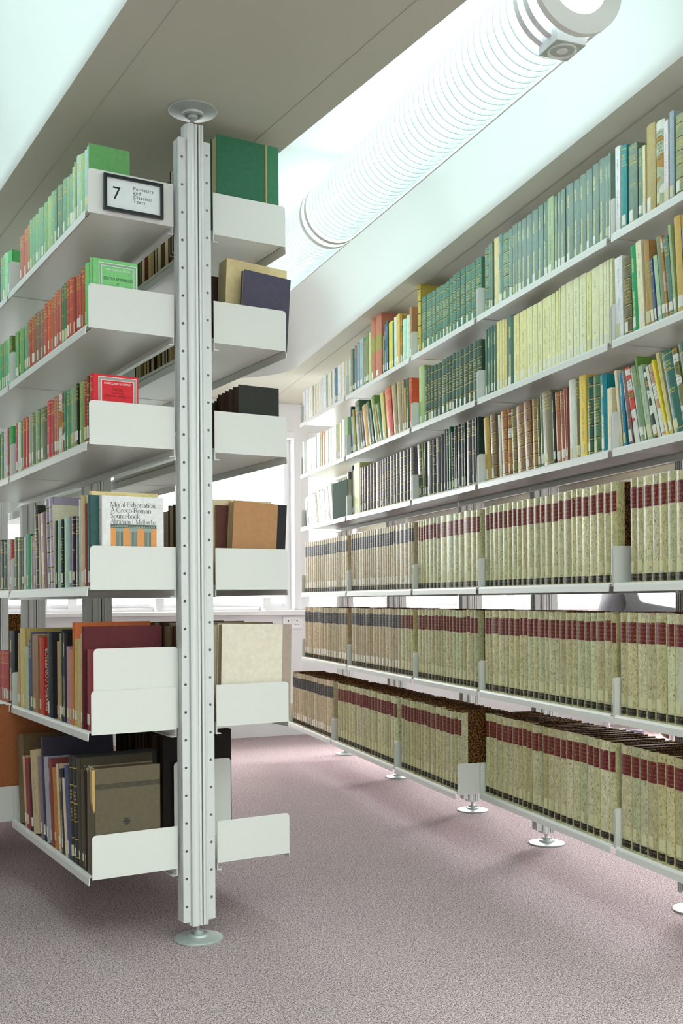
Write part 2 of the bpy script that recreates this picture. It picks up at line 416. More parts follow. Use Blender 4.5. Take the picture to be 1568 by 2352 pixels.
# ------------------------------------------------------------------ the row of tubular lamps in each cove
def lamp(k, r0, length, label, group, z=2.462, perp=-0.062, fitting=True):
    D, E = dirs(MID0 + k * STEP); RZ = MID0 + k * STEP
    perp += (r0 - 6.05) * 0.0385
    t = thing('tube_lamp', label, 'lamp', wpt(k, r0, perp, z), (0, 0, RZ - 0.0385), group)   # local y runs away along the lamp
    R = 0.117; N = 44; rotx = (-PI / 2, 0, 0)
    y0 = 0.13 if fitting else 0.03; dy = (length - y0 - 0.02) / N; lo_ = MB(); di = MB()
    for i in range(N):
        y = y0 + dy * i
        di.lathe([(R * 0.93, y + dy * 0.30), (R * 0.90, y + dy)], 40)
        lo_.lathe([(R * 0.90, y), (R * 0.985, y + dy * 0.10), (R * 0.985, y + dy * 0.26), (R * 0.93, y + dy * 0.30)], 40)
    di.build('diffuser', M['lamp'], t, rot=rotx); lo_.build('louvre_rings', M['lamp2'], t, rot=rotx)
    mb = MB(); mb.lathe([(R, 0.0), (R, length)], 40); mb.build('clear_tube', M['acrylic'], t, smooth=True, rot=rotx)
    mb = MB()                                     # seam rail along the tube
    a = math.radians(-48); mb.box(R * math.cos(a) - 0.004, R * math.cos(a) + 0.002, 0.0, length, R * math.sin(a) - 0.004, R * math.sin(a) + 0.002); mb.build('seam_rail', M['metal'], t)
    mb = MB(); mb.lathe([(R * 0.5, length - 0.02), (R * 1.01, length - 0.02), (R * 1.02, length), (R * 0.5, length), (R * 0.5, length - 0.02)], 40); mb.build('end_collar', M['metal'], t, rot=rotx)
    if not fitting:
        mb = MB(); mb.lathe([(R * 0.9, 0.0), (R * 1.015, 0.0), (R * 1.015, 0.022), (R * 0.9, 0.022), (R * 0.9, 0.0)], 40); mb.build('end_collar', M['metal'], t, rot=rotx); return t
    # near end: grey ring with a crossbar, and rings of the end fitting
    ring = [(R * 0.66, 0.0), (R * 0.66, -0.012), (R * 1.06, -0.012), (R * 1.06, 0.006), (R * 0.66, 0.006), (R * 0.66, 0.0)]
    mb = MB(); mb.lathe(ring, 48); mb.box(-0.014, 0.014, -0.095, 0.03, -0.010, 0.002); mb.build('end_ring', M['metal'], t, rot=rotx)
    for y in (0.045, 0.085):
        mb = MB(); mb.lathe([(R * 0.80, y), (R * 0.99, y), (R * 0.99, y + 0.018), (R * 0.80, y + 0.018), (R * 0.80, y)], 40); mb.build('end_band', M['frame'], t, rot=rotx)
    mb = MB(); mb.lathe([(0.001, 0.02), (R * 0.78, 0.02), (R * 0.80, 0.13), (0.001, 0.13)], 32); mb.build('inner_reflector', M['lamp'], t, rot=rotx)
    b = MB(); b.box(-0.041, 0.041, 0.022, 0.104, -R - 0.012, -R + 0.03); bx = b.build('sensor_box', M['frame'], t)
    q = MB(); q.box(-0.041, 0.041, 0.022, 0.104, -R - 0.014, -R - 0.0122); q.build('sensor_face', M['disc'], t)
    q = MB(); q.lathe([(0.030, 0), (0.034, -0.004), (0.036, -0.004), (0.036, 0), (0.030, 0)], 28, 0, (0, 0.063, -R - 0.014)); q.lathe([(0.001, -0.003), (0.012, -0.003), (0.014, -0.001), (0.014, 0)], 20, 0, (0, 0.063, -R - 0.014)); q.build('sensor_rings', M['metal'], t)
    for y in (0.25,):
        q = MB(); q.tube((0, y, R * 0.9), (0, y, CEIL + 0.291 - z), 0.006); q.build('hanger', M['alu'], t)
    return t
LG = 'tube lamps in the ceiling coves'
lamp(0, 6.05, 1.63, 'bright tube lamp with grey end ring and square sensor, nearest in the right cove', LG)
lamp(0, 7.71, 1.40, 'bright tube lamp behind the nearer one in the right ceiling cove', LG, fitting=False)
lamp(1, 6.05, 1.63, 'bright tube lamp in the left ceiling cove, nearer of two', LG)
lamp(1, 7.71, 1.40, 'bright tube lamp in the left ceiling cove, farther of two', LG, fitting=False)
lamp(-1, 6.05, 1.63, 'bright tube lamp in the cove beyond the right bookcase, nearer of two', LG)
lamp(-1, 7.71, 1.40, 'bright tube lamp in the cove beyond the right bookcase, farther of two', LG, fitting=False)

# ------------------------------------------------------------------ shelving: uprights and shelves
HOLE0, HPITCH = 2.170, 0.0795
def track_mesh(sign, detail):
    """E-shaped track at the side of the post: front and back flange with a row of holes, and the web between"""
    mb = MB(); z0, z1 = 0.058, 2.305
    xa, xb = (0.0214, 0.0440) if sign > 0 else (-0.0545, -0.0330); yf, yr = -0.020, 0.017
    for yy in (yf, yr):
        if detail and yy < 0:
            holes = [HOLE0 + (0.018 if sign > 0 else 0) - HPITCH * k for k in range(-1, 27)]; r = 0.0042; zc = z0; cx = (xa + xb) / 2
            ys = (yy, yy + 0.003)
            for h in holes:
                a, b = h - HPITCH / 2, h + HPITCH / 2
                if h == holes[0]: b = z1
                if h == holes[-1]: a = z0
                out = [(xb, h), (xb, b), (cx, b), (xa, b), (xa, h), (xa, a), (cx, a), (xb, a)]
                inn = [(cx + r * math.cos(PI / 4 * i), h + r * math.sin(PI / 4 * i)) for i in range(8)]
                n = len(mb.v); vs = [(p[0], y, p[1]) for y in ys for p in out + inn]; fs = []
                for i in range(8):
                    j = (i + 1) % 8
                    fs += [(i, i + 8, j + 8, j), (16 + i, 16 + j, 24 + j, 24 + i), (i + 8, 24 + i, 24 + j, j + 8)]
                mb.add(vs, fs)
            mb.box(xa, xb, yy + 0.0155, yy + 0.017, z0, z1)
            mb.add([(xa, yy, z0), (xa, yy + .003, z0), (xa, yy + .003, z1), (xa, yy, z1)], [(0, 3, 2, 1)]); mb.add([(xb, yy, z0), (xb, yy + .003, z0), (xb, yy + .003, z1), (xb, yy, z1)], [(0, 1, 2, 3)])
        else:
            mb.box(xa, xb, yy, yy + 0.003, z0, z1)
    xi = xa if sign > 0 else xb - 0.003
    mb.box(xi, xi + 0.003, yf + 0.003, yr, z0, z1)
    xo = xb - 0.0025 if sign > 0 else xa
    for y in (-0.012, 0.0, 0.010): mb.box(xo, xo + 0.0025, y - 0.002, y + 0.002, z0, z1)
    return mb
def upright(loc, rz, label, group, detail=False):
    t = thing('shelf_upright', label, 'upright', loc, (0, 0, rz), group)
    mb = MB(); lobe = lambda x0, x1, f, k=7: [(x0 + (x1 - x0) * i / k, -(f + 0.0045 * math.sin(PI * i / k))) for i in range(k + 1)]
    front = [(-0.0325, -0.014), (-0.0285, -0.014)] + lobe(-0.0285, -0.0075, 0.0245) + [(-0.0062, -0.0235), (-0.0058, -0.0270), (0.0006, -0.0270)]
    right = [(0.0050, -0.0270), (0.0105, -0.0270), (0.0110, -0.0235)] + lobe(0.0118, 0.0205, 0.0245, 5) + [(0.0210, -0.014)]
    for seg in (front, right):
        mb.prism(seg + [(x, -y) for x, y in seg[::-1]], 0.046, 2.348)
    mb.build('aluminium_post', M['alu'], t)
    g = MB(); g.box(0.0006, 0.0050, -0.0200, 0.0200, 0.048, 2.345); g.build('post_groove', M['alu_dark'], t)
    for sg in (-1, 1): track_mesh(sg, detail).build('track', M['alu_side'], t)
    for z0, z1 in ((0.006, 0.05), (2.34, 2.394)):
        r = MB(); r.tube((-0.003, 0, z0), (-0.003, 0, z1), 0.0065, 12); r.build('threaded_rod', M['chrome'], t)
    for nm, z, s in (('floor_foot', 0.0, 1), ('ceiling_plate', CEIL, -1)):
        d = MB(); pf = [(0.001, 0.0), (0.0705, 0.0), (0.0715, 0.0035), (0.069, 0.0055), (0.032, 0.011), (0.030, 0.0165), (0.024, 0.0185), (0.0225, 0.015), (0.015, 0.015), (0.014, 0.026), (0.001, 0.026)]
        d.lathe([(r_, z + s * h_) for r_, h_ in pf], 48, 0, (-0.001, 0, 0)); d.build(nm, M['disc'], t)
    return t

def shelf_rot(side):
    return {'L': AL - PI / 2, 'A': AL + PI / 2, 'R': AR - PI / 2, 'B': AR + PI / 2}[side]
def front_pt(side, s, out, z):
    if side == 'L': return lpt(s, -out, z)
    if side == 'A': return lpt(s, out, z)
    if side == 'R': return rpt(s, out, z)
    return rpt(s, -out, z)
SHELF_N = {}
def shelf(side, s0, s1, front, zs, label, group, panels=True):
    """metal shelf; local x along the bay, y inwards from the front edge, z = 0 on the tray"""
    t = thing('metal_shelf', label, 'shelf', front_pt(side, (s0 + s1) / 2, front, zs), (0, 0, shelf_rot(side)), group)
    L = (s1 - s0) / 2; Dp = front - 0.0615; xi = L - 0.0055
    tr = MB(); tr.box(-xi, xi, 0.008, Dp, -0.0035, 0.0)
    lip = [(-0.0075, -0.021), (-0.0050, -0.021), (-0.0038, -0.004), (-0.0025, 0.0005), (0.0005, 0.0025), (0.0040, 0.0020), (0.0080, -0.0035), (0.0105, -0.0035), (0.0105, -0.0005), (0.0065, 0.0045), (0.0010, 0.0058), (-0.0040, 0.0040), (-0.0064, -0.002)]
    xl = L - 0.014
    tr.prism(lip, -xl, xl, 'x'); tr.box(-xi, xi, Dp - 0.003, Dp, -0.024, 0.010); tr.box(-xi, xi, Dp - 0.016, Dp, -0.026, -0.0235)
    tr.build('tray', M['metal'], t)
    if panels:
        r = 0.011; pts = [(0.0, -0.004), (Dp, -0.004), (Dp, 0.118)] + [(r - r * math.sin(a), 0.118 - r + r * math.cos(a)) for a in [PI / 2 * i / 6 for i in range(7)]]
        for sg in (-1, 1):
            e = MB(); x = sg * (L - 0.0045); e.prism(pts, x - 0.0011, x + 0.0011, 'x'); e.build('end_panel', M['metal'], t)
    return t
ORD = ['top', 'second', 'third', 'fourth', 'fifth', 'bottom']
BAYN = ['nearest', 'second', 'third', 'fourth', 'farthest']
for i in range(6):
    for b in range(2):
        fr = 0.40 if (i == 5 and b == 1) else LFRONT
        shelf('L', LJ[b], LJ[b + 1], fr, LSURF[i], 'white metal %s shelf, %s bay, left face of left bookcase' % (ORD[i], BAYN[b]), 'shelves on the left face of the left bookcase')
    for b in range(4):
        shelf('A', LJ[b], LJ[b + 1], AFRONT, LSURF[i], 'white metal %s shelf, %s bay, aisle face of left bookcase' % (ORD[i], BAYN[b]), 'shelves on the aisle face of the left bookcase')
    for b in range(5):
        fr = RDEEP if (i == 5 and b >= 2) else RFRONT
        shelf('R', RJ[b], RJ[b + 1], fr, RSURF[i], 'white metal %s shelf, %s bay, aisle face of right bookcase' % (ORD[i], BAYN[b]), 'shelves on the aisle face of the right bookcase')
        if i < 3: shelf('B', RJ[b], RJ[b + 1], RFRONT, RSURF[i], 'white metal %s shelf, %s bay, window face of right bookcase' % (ORD[i], BAYN[b]), 'shelves on the window face of the right bookcase')
for j, s in enumerate(LJ):
    upright(lpt(s, 0), AL, ['tall aluminium shelf upright at the near end of left bookcase', 'aluminium upright between nearest and second bay of left bookcase', 'aluminium upright between second and third bay of left bookcase', 'aluminium upright between third and fourth bay of left bookcase', 'aluminium upright at the far end of left bookcase'][j], 'uprights of the left bookcase', j == 0)
for j, s in enumerate(RJ):
    upright(rpt(s, 0.0), AR, ['aluminium upright at the near end of right bookcase', 'aluminium upright between nearest and second bay of right bookcase', 'aluminium upright between second and third bay of right bookcase', 'aluminium upright between third and fourth bay of right bookcase', 'aluminium upright between fourth and farthest bay of right bookcase', 'aluminium upright at the far end of right bookcase'][j], 'uprights of the right bookcase')

# ------------------------------------------------------------------ books
def col_name(h):
    r, g, b = [int(h[i:i+2], 16) / 255 for i in (0, 2, 4)]; mx, mn = max(r, g, b), min(r, g, b); d = mx - mn; v = mx; s = d / mx if mx else 0
    if v < 0.24: return 'black'
    if s < 0.09: return 'white' if v > 0.8 else 'grey' if v > 0.35 else 'charcoal'
    hu = 60 * (((g - b) / d) % 6 if mx == r else (b - r) / d + 2 if mx == g else (r - g) / d + 4)
    if s < 0.2 and v > 0.8: return 'cream' if 25 < hu < 100 else 'off-white'
    lum = 0.3 * r + 0.6 * g + 0.1 * b
    base = 'red' if hu < 14 or hu >= 340 else 'orange' if hu < 30 and s > 0.6 and v > 0.55 else 'brown' if hu < 42 and lum < 0.6 else 'tan' if hu < 46 and s < 0.5 else 'yellow' if hu < 62 and lum > 0.62 else 'olive' if hu < 75 else 'green' if hu < 165 else 'teal' if hu < 200 else 'blue' if hu < 260 else 'mauve'
    return ('dark ' if lum < 0.34 else 'pale ' if lum > 0.66 else '') + base
def ordn(n): return '%d%s' % (n, 'th' if 10 <= n % 100 <= 20 else {1: 'st', 2: 'nd', 3: 'rd'}.get(n % 10, 'th'))

def arc(w, b, n=6):
    return [(-w / 2 + w * i / n, b * (2 * (i / n) - 1) ** 2) for i in range(n + 1)]
def strip(mb, w, b, z0, z1, x0=0.06, x1=0.94, mi=0, n=5, lift=0.0006):
    f = lambda x: b * (2 * x / w) ** 2
    xs = [w * (x0 + (x1 - x0) * i / n - 0.5) for i in range(n + 1)]
    poly = [(x, f(x) - lift) for x in xs] + [(x, f(x) - 0.0001) for x in xs[::-1]]
    mb.prism(poly, z0, z1, 'z', mi)
def cover_geo(mb, w, D, h, soft, bi=0, si=1):
    w -= 0.0008; b = min(0.006, 0.2 * w) if not soft else min(0.0015, 0.05 * w); t = min(0.0028, w * 0.14) if not soft else min(0.0012, w * 0.1)
    for s in (-1, 1):
        x0, x1 = (-w / 2, -w / 2 + t) if s < 0 else (w / 2 - t, w / 2)
        mb.box(x0, x1, b, D, 0, h, bi)
    a = arc(w, b); mb.prism(a + [(x, y + t) for x, y in a[::-1]], 0.0, h, 'z', si)
    return w, b, t
def page_geo(mb, w, D, h, b, t, soft, mi=0):
    k = 0.0004 if soft else 0.0035
    mb.box(-w / 2 + t + 0.0002, w / 2 - t - 0.0002, b + t + 0.0006, D - k, k * 0.5, h - k, mi)
LABEL_KIND = {'g': 'lettered book', 'b': 'leather book', 'w': 'paperback', 'v': 'titled book', 'd': 'jacketed book', 'p': 'cloth book', 'r': 'cloth book', 'x': 'cloth book'}
NAME_KIND = {'g': 'clothbound_book', 'b': 'leather_bound_book', 'w': 'paperback', 'v': 'gilt_titled_book', 'd': 'jacketed_book', 'p': 'clothbound_book', 'r': 'clothbound_book', 'x': 'clothbound_book'}
def book(side, s0, w, h, D, front, zs, hexc, style, lean=0.0, label='', group=None, name=None, simple=False, lab=True, pages='pages', recess=0.0, boards=None, hexboard=None):
    """one standing book: s0 = near edge along the bookcase, w thickness, h height, D depth"""
    rz = shelf_rot(side); ln = math.radians(lean) * (-1 if side in 'LR' else 1)
    p = front_pt(side, s0 + w / 2, front - 0.006 - recess, zs + abs(math.sin(ln)) * w / 2 + 0.0006)
    soft = style in 'w' or w < 0.012
    name = name or NAME_KIND[style]; cm = CM.get(style, CM['p']); bmt = boards or (cm if style == 'd' else BM); col = bcol(hexc)
    lz = (0.014 + 0.012 * random.random(), 0.046 + 0.008 * random.random()); lx = (0.10, 0.62) if w > 0.03 else (0.12, 0.88)
    if simple:
        mb = MB(); W, b, t = cover_geo(mb, w, D, h, soft); page_geo(mb, W, D, h, b, t, soft, 2)
        if lab: strip(mb, W, b, lz[0], lz[1], lx[0], lx[1], 3)
        o = mb.build(name, [bmt, cm, M[pages], M['label']]); o.location = p; o.rotation_euler = (0, ln, rz); o.color = col
        return tag(o, label, 'book', group)
    t_ = thing(name, label, 'book', p, (0, ln, rz), group)
    mb = MB(); W, b, t = cover_geo(mb, w, D, h, soft); c = mb.build('cover', [bmt, cm], t_); c.color = bcol(hexboard) if hexboard else col
    mb = MB(); page_geo(mb, W, D, h, b, t, soft); mb.build('page_block', M[pages], t_)
    if lab:
        mb = MB(); strip(mb, W, b, lz[0], lz[1], lx[0], lx[1]); mb.build('call_number_label', M['label_yel'] if random.random() < 0.3 else M['label'], c)
    return t_

ROWS = {
('R', 1, 0): [(-1000,26,268,0.0,'e8ecea','w'),(-1030,28,259,0.0,'2f8f8c','g'),(-1086,46,243,0.0,'6f8a78','g'),(-1115,22,215,0.0,'73917f','g'),(-1131,14,215,0.0,'d8d6a4','p'),(-1177,44,263,0.0,'a8a068','g'),(-1223,42,253,0.0,'9fae8e','d'),(-1245,20,239,0.0,'e0d8d4','w'),(-1269,22,255,0.0,'8fa9ad','p'),(-1314,40,231,0.0,'8a9a6a','b'),(-1352,36,225,0.0,'87986c','b')],
('R', 1, 1): [(-44,33,267,0.0,'6e907c','b'),(-67,17,273,0.0,'6a8b78','g'),(-84,16,273,0.0,'6a8b78','g'),(-134,41,277,0.0,'d6d09a','p'),(-165,29,278,0.0,'6a9088','v'),(-220,52,270,0.0,'70947e','b'),(-248,25,270,0.0,'7c9889','v'),(-273,20,274,0.0,'7c9889','v'),(-293,18,275,0.0,'7c9889','v'),(-321,26,272,0.0,'7c9889','v'),(-360,37,271,0.0,'7a968a','v'),(-400,38,272,0.0,'7a968a','v'),(-445,44,274,0.0,'7a968a','v'),(-484,37,275,0.0,'7a968a','v'),(-519,30,274,0.0,'70907f','v'),(-565,42,276,0.0,'9db890','w'),(-587,17,266,0.0,'7c9889','v'),(-610,21,272,0.0,'7c9889','v'),(-638,27,273,0.0,'7c9889','v'),(-691,48,274,0.0,'7a968a','v'),(-732,39,271,0.0,'7a968a','v'),(-770,36,273,0.0,'7c9889','v'),(-810,38,274,0.0,'7a968a','v'),(-849,37,276,0.0,'7c9889','v'),(-891,39,278,0.0,'7a968a','v'),(-909,17,275,0.0,'7c9889','v'),(-924,13,278,0.0,'7c9889','v')],
('R', 1, 2): [(661,38,337,0.0,'b3a948','b'),(598,47,251,0.0,'4f7f68','b'),(530,64,250,0.0,'4f7f68','b'),(487,40,247,0.0,'56806a','b'),(440,44,248,0.0,'4f7f68','b'),(406,31,247,0.0,'4f7f68','b'),(368,37,242,0.0,'56826a','b'),(339,28,243,0.0,'4f7f68','b'),(297,40,246,0.0,'4f7f68','b'),(264,31,251,0.0,'4f7f68','b'),(222,40,253,0.0,'4a7a66','b'),(173,46,251,0.0,'4a7a66','b'),(117,53,248,0.0,'4f8068','b'),(73,41,246,0.0,'4f8068','b'),(18,53,249,0.0,'4f8068','b')],
('R', 1, 3): [(1650,28,207,0.0,'c8dcc8','p'),(1610,39,245,0.0,'8f9a78','p'),(1590,17,241,0.0,'3f5f50','p'),(1533,54,248,0.0,'5a8494','g'),(1514,15,256,0.0,'d89a5a','p'),(1486,26,248,0.0,'6f9fc0','w'),(1421,62,261,0.0,'8fb4a8','w'),(1392,25,238,0.0,'a8847a','v'),(1370,18,258,0.0,'6f9f6a','p'),(1347,18,272,0.0,'7f8f3a','v'),(1311,32,263,0.0,'c4d4a0','p'),(1248,59,332,0.0,'b57a5c','r'),(1156,89,335,0.0,'b57a5c','r'),(1110,11,194,0.0,'6f8f5f','p'),(1075,33,246,0.0,'46588a','v'),(1055,18,256,0.0,'2f5f58','v'),(988,62,240,0.0,'e6cf30','v'),(975,11,229,0.0,'4f8f78','p'),(939,34,246,0.0,'ecf0ec','v'),(889,45,249,0.0,'c4b65c','w'),(864,20,238,0.0,'c88a2c','d'),(812,48,206,0.0,'a8dcc0','p'),(768,38,212,0.0,'c0e4cc','p'),(739,25,241,0.0,'a5825a','p')],
('R', 1, 4): [(2583,32,204,0.0,'d4e4e8','w'),(2559,22,208,0.0,'f0e0d4','w'),(2494,62,208,0.0,'ccdfe8','w'),(2399,91,202,0.0,'eeecd4','w'),(2378,19,195,0.0,'c4b45a','p'),(2342,34,199,0.0,'eeecd4','w'),(2320,20,199,0.0,'dcd478','p'),(2271,47,198,0.0,'f0ecd0','w'),(2229,40,201,0.0,'eee8d0','w'),(2196,32,205,0.0,'d4e6ee','w'),(2163,30,207,0.0,'d4e6ee','w'),(2112,50,209,0.0,'d0e2ee','w'),(2078,33,206,0.0,'9cc8b0','p'),(2012,63,205,0.0,'e8ecc8','w'),(1994,16,206,0.0,'a8a458','p'),(1949,43,207,0.0,'dce8f0','w'),(1921,26,209,0.0,'5f8fa4','g'),(1890,27,207,0.0,'6a98b0','g'),(1834,53,210,0.0,'eeeedc','w'),(1819,12,210,0.0,'e0cc9c','p'),(1772,44,211,0.0,'e8eeea','w'),(1731,39,211,0.0,'ccc888','p'),(1713,14,212,0.0,'eeeedc','w')],
('R', 2, 0): [(-1015,40,254,1.7,'dfe8ea','w'),(-1057,41,241,2.1,'6a6a4a','b'),(-1097,36,264,3.1,'1f9a5c','v'),(-1128,29,268,4.0,'e6dcb4','w'),(-1157,25,258,3.0,'a88a54','p'),(-1176,17,194,7.7,'8f9258','g'),(-1191,11,197,7.7,'4a5a84','g'),(-1211,19,201,7.4,'9cc8a0','p'),(-1233,20,250,7.3,'7f9070','p'),(-1244,9,248,7.1,'c0a07a','d'),(-1268,23,239,7.6,'5f8478','g'),(-1281,12,266,6.2,'9ab884','p'),(-1313,30,277,4.1,'c4b060','p'),(-1342,27,233,3.4,'7f9ac8','p')],
('R', 2, 1): [(-27,18,272,0.0,'4f7868','v'),(-60,31,273,0.0,'4a7264','v'),(-79,15,274,0.0,'4f7868','v'),(-112,31,272,0.0,'4a7264','v'),(-138,22,276,0.0,'e0d890','w'),(-160,20,276,0.0,'e0d890','w'),(-181,19,274,0.0,'e0d890','w'),(-197,15,271,0.0,'dcd48c','p'),(-256,56,272,0.0,'3f7060','v'),(-302,45,264,0.0,'e0d890','w'),(-361,55,264,0.0,'e0da98','w'),(-403,39,264,0.0,'e2e0a4','w'),(-442,37,263,0.0,'e2e0a4','w'),(-477,33,263,0.0,'e4e2a8','w'),(-515,35,265,0.0,'e2dea0','w'),(-543,29,265,0.0,'e4e2ac','w'),(-569,24,265,0.0,'e4e2a4','w'),(-593,20,267,0.0,'e6e09c','w'),(-606,10,271,0.0,'e6e4b0','w'),(-640,32,274,0.0,'e6e4b0','w'),(-687,45,274,0.0,'e6e6b4','w'),(-728,38,274,0.0,'e6e6b4','w'),(-771,41,274,0.0,'e6e6b4','w'),(-803,29,271,0.0,'e2de98','w'),(-850,44,272,0.0,'e6e6b4','w'),(-874,22,273,0.0,'e6e6b4','w'),(-895,18,273,0.0,'e6e6b4','w'),(-911,14,273,0.0,'e6e6b4','w'),(-930,17,272,0.0,'e6e6b4','w')],
('R', 2, 2): [(631,68,274,0.0,'98b878','p'),(587,38,247,0.0,'3a5a4a','b'),(554,30,249,0.0,'3a5a4a','b'),(522,29,248,0.0,'3a5a4a','b'),(480,38,246,0.0,'3f6050','b'),(435,40,244,0.0,'3a5a4a','b'),(382,51,248,0.0,'3f6450','b'),(353,26,250,0.0,'3a5a4a','b'),(323,28,249,0.0,'34523f','b'),(285,35,252,0.0,'3a5a4a','b'),(247,36,248,0.0,'446858','b'),(208,36,249,0.0,'3a5a4a','b'),(156,48,248,0.0,'3a5a4a','b'),(113,41,250,0.0,'34523f','b'),(73,37,251,0.0,'446858','b'),(32,38,249,0.0,'34523f','b')],
('R', 2, 3): [(1652,25,268,3.3,'2f4858','p'),(1622,27,212,8.3,'a8ccc8','p'),(1590,30,247,9.8,'a8a048','p'),(1504,77,277,8.4,'446a50','g'),(1471,29,222,13.0,'6a6a68','g'),(1439,28,221,13.2,'6a6a68','g'),(1378,54,239,16.0,'c8a868','p'),(1320,53,245,15.7,'3f6a48','g'),(1289,28,208,15.1,'2f3a38','w'),(1228,54,260,17.5,'5f8a4a','g'),(1206,19,221,19.7,'b09a50','g'),(1162,40,214,19.5,'4a8058','g'),(1111,47,253,11.4,'b0ac50','w'),(1021,83,254,10.5,'c05038','g'),(955,55,257,8.9,'98906a','g'),(898,54,258,5.8,'98906a','g'),(866,28,258,3.6,'988c70','g'),(843,20,215,2.7,'b89a54','g'),(803,35,251,2.4,'2f5f48','v'),(768,32,245,2.4,'c45a3c','g')],
('R', 2, 4): [(2578,37,208,0.0,'e4eaec','w'),(2555,18,205,0.0,'8fb8b4','p'),(2537,14,210,0.0,'f0f4f4','p'),(2516,19,205,0.0,'a8b074','p'),(2444,70,207,0.0,'eef2f4','w'),(2410,30,205,0.0,'e8e6cc','w'),(2366,42,205,0.0,'eef2f4','w'),(2318,45,204,0.0,'e4ead4','w'),(2299,15,206,0.0,'8fbcb8','p'),(2233,64,214,0.0,'e4eedc','w'),(2183,45,210,0.0,'b8b068','p'),(2134,46,203,0.0,'dc6a4a','v'),(2079,52,201,0.0,'e4e8bc','w'),(2053,24,199,0.0,'dcecec','w'),(2002,47,202,0.0,'e8e8c8','w'),(1933,64,203,0.0,'e4ecec','w'),(1901,30,207,0.0,'eef4f4','w'),(1873,25,205,0.0,'c8d49c','p'),(1841,30,203,0.0,'b8c88c','p'),(1811,28,203,0.0,'eef4e4','w'),(1793,16,206,0.0,'d8cc5c','p'),(1746,45,214,0.0,'e4f0e8','w'),(1694,49,217,0.0,'98c088','p')],
('R', 3, 0): [(-989,14,249,7.7,'d0cfae','p'),(-1009,18,235,5.8,'2a86a4','v'),(-1046,22,238,10.2,'7a6468','v'),(-1078,25,246,12.9,'cc4a34','d'),(-1109,27,243,13.4,'7a9a80','g'),(-1121,10,270,11.5,'5f8a3a','p'),(-1148,25,237,13.0,'9ab89c','w'),(-1173,23,224,13.9,'33402f','d'),(-1189,14,231,16.9,'bcd4bc','p'),(-1213,22,235,17.3,'b89478','d'),(-1227,11,246,17.6,'d8d030','p'),(-1245,16,259,15.3,'bcbc7c','p'),(-1293,48,250,14.7,'2f6a5c','g'),(-1320,25,251,14.2,'6a7440','d'),(-1369,47,260,13.5,'44684f','b')],
('R', 3, 1): [(-57,48,258,5.1,'b09a48','p'),(-107,47,259,3.0,'7a684a','b'),(-153,18,249,3.1,'d4e4d4','p'),(-203,48,257,3.6,'a0703a','b'),(-238,32,256,1.6,'8a5a34','d'),(-277,36,252,2.9,'7a7448','b'),(-341,60,254,3.4,'846a42','b'),(-398,54,258,4.5,'86684a','b'),(-440,39,258,2.0,'947838','b'),(-460,16,262,2.6,'5f6f54','v'),(-490,27,261,2.7,'6a805f','v'),(-550,73,266,4.2,'78785a','g'),(-570,18,255,2.8,'22302c','v'),(-604,30,251,3.6,'a06a48','g'),(-636,30,250,3.1,'96604a','g'),(-649,10,254,3.0,'8a4a3a','v'),(-655,6,256,1.8,'8a4a3a','v'),(-700,42,274,1.0,'d4e4d0','p'),(-731,28,270,1.4,'6a7048','g'),(-775,41,274,1.5,'dcc448','w'),(-809,32,260,1.3,'2f5f48','b'),(-854,43,256,0.8,'4a7850','b'),(-895,39,252,1.8,'128490','v'),(-927,27,202,0.8,'d8d8b4','w')],
('R', 3, 2): [(644,55,252,5.1,'34403a','b'),(625,15,254,4.8,'8a9a4a','p'),(604,17,250,2.0,'3f4a46','v'),(540,59,250,-0.3,'343c38','g'),(502,33,250,0.3,'2f3834','b'),(450,46,251,0.2,'3f4844','g'),(412,31,259,0.6,'474c4c','p'),(375,32,275,0.1,'343a38','p'),(353,18,271,0.9,'20302a','g'),(328,22,278,0.4,'1f6a48','v'),(298,26,252,0.9,'2f3634','b'),(275,18,272,0.3,'2c3432','g'),(261,12,271,0.9,'2c3432','v'),(222,36,271,1.7,'20302a','g'),(197,22,270,0.4,'28322e','g'),(177,15,271,0.6,'2c3432','v'),(124,48,273,0.2,'343c38','g'),(81,39,271,0.5,'28322e','g'),(65,10,275,1.3,'2c3432','v'),(48,14,273,-0.4,'1f3a30','v')],
('R', 3, 3): [(1662,16,277,0.0,'3f5f8a','p'),(1638,21,249,0.0,'b0b868','p'),(1540,94,280,0.0,'cfdc9a','w'),(1513,22,249,0.0,'6a6462','b'),(1476,34,246,0.0,'6a6462','b'),(1444,28,245,0.0,'6a6462','b'),(1390,43,244,0.0,'706a68','b'),(1346,32,246,0.0,'6a6462','b'),(1300,37,246,0.0,'706a68','b'),(1235,58,245,0.0,'7a7064','b'),(1197,25,245,0.0,'706a68','b'),(1161,32,248,0.0,'6a6462','b'),(1127,27,249,0.0,'5f5a58','b'),(1089,31,250,0.0,'5f5a58','b'),(1037,44,250,0.0,'6a645a','b'),(1003,24,251,0.0,'5f5a54','b'),(957,41,251,0.0,'55544c','b'),(905,44,252,0.0,'4a4a48','b'),(860,40,250,0.0,'4f4f4c','b'),(819,34,252,0.0,'4a4a48','b'),(768,44,253,0.0,'6a6a6c','b')],
('R', 3, 4): [(2539,43,190,16.5,'e0e6da','w'),(2468,63,194,13.7,'e8ecec','w'),(2401,59,197,14.7,'e8eaec','w'),(2350,44,198,16.3,'eceeee','w'),(2319,27,199,16.1,'c8cc9c','p'),(2262,52,204,14.9,'e8ecee','w'),(2206,52,201,12.9,'d0dcc0','w'),(2164,38,198,13.2,'dce4d8','w'),(2107,53,209,10.7,'e8e8e4','w'),(2069,35,211,15.8,'d8dcc8','p'),(2012,55,221,16.0,'e8ecf0','w'),(1870,45,226,-1.3,'a8cc88','p'),(1828,40,262,-1.3,'6a6a50','b')],
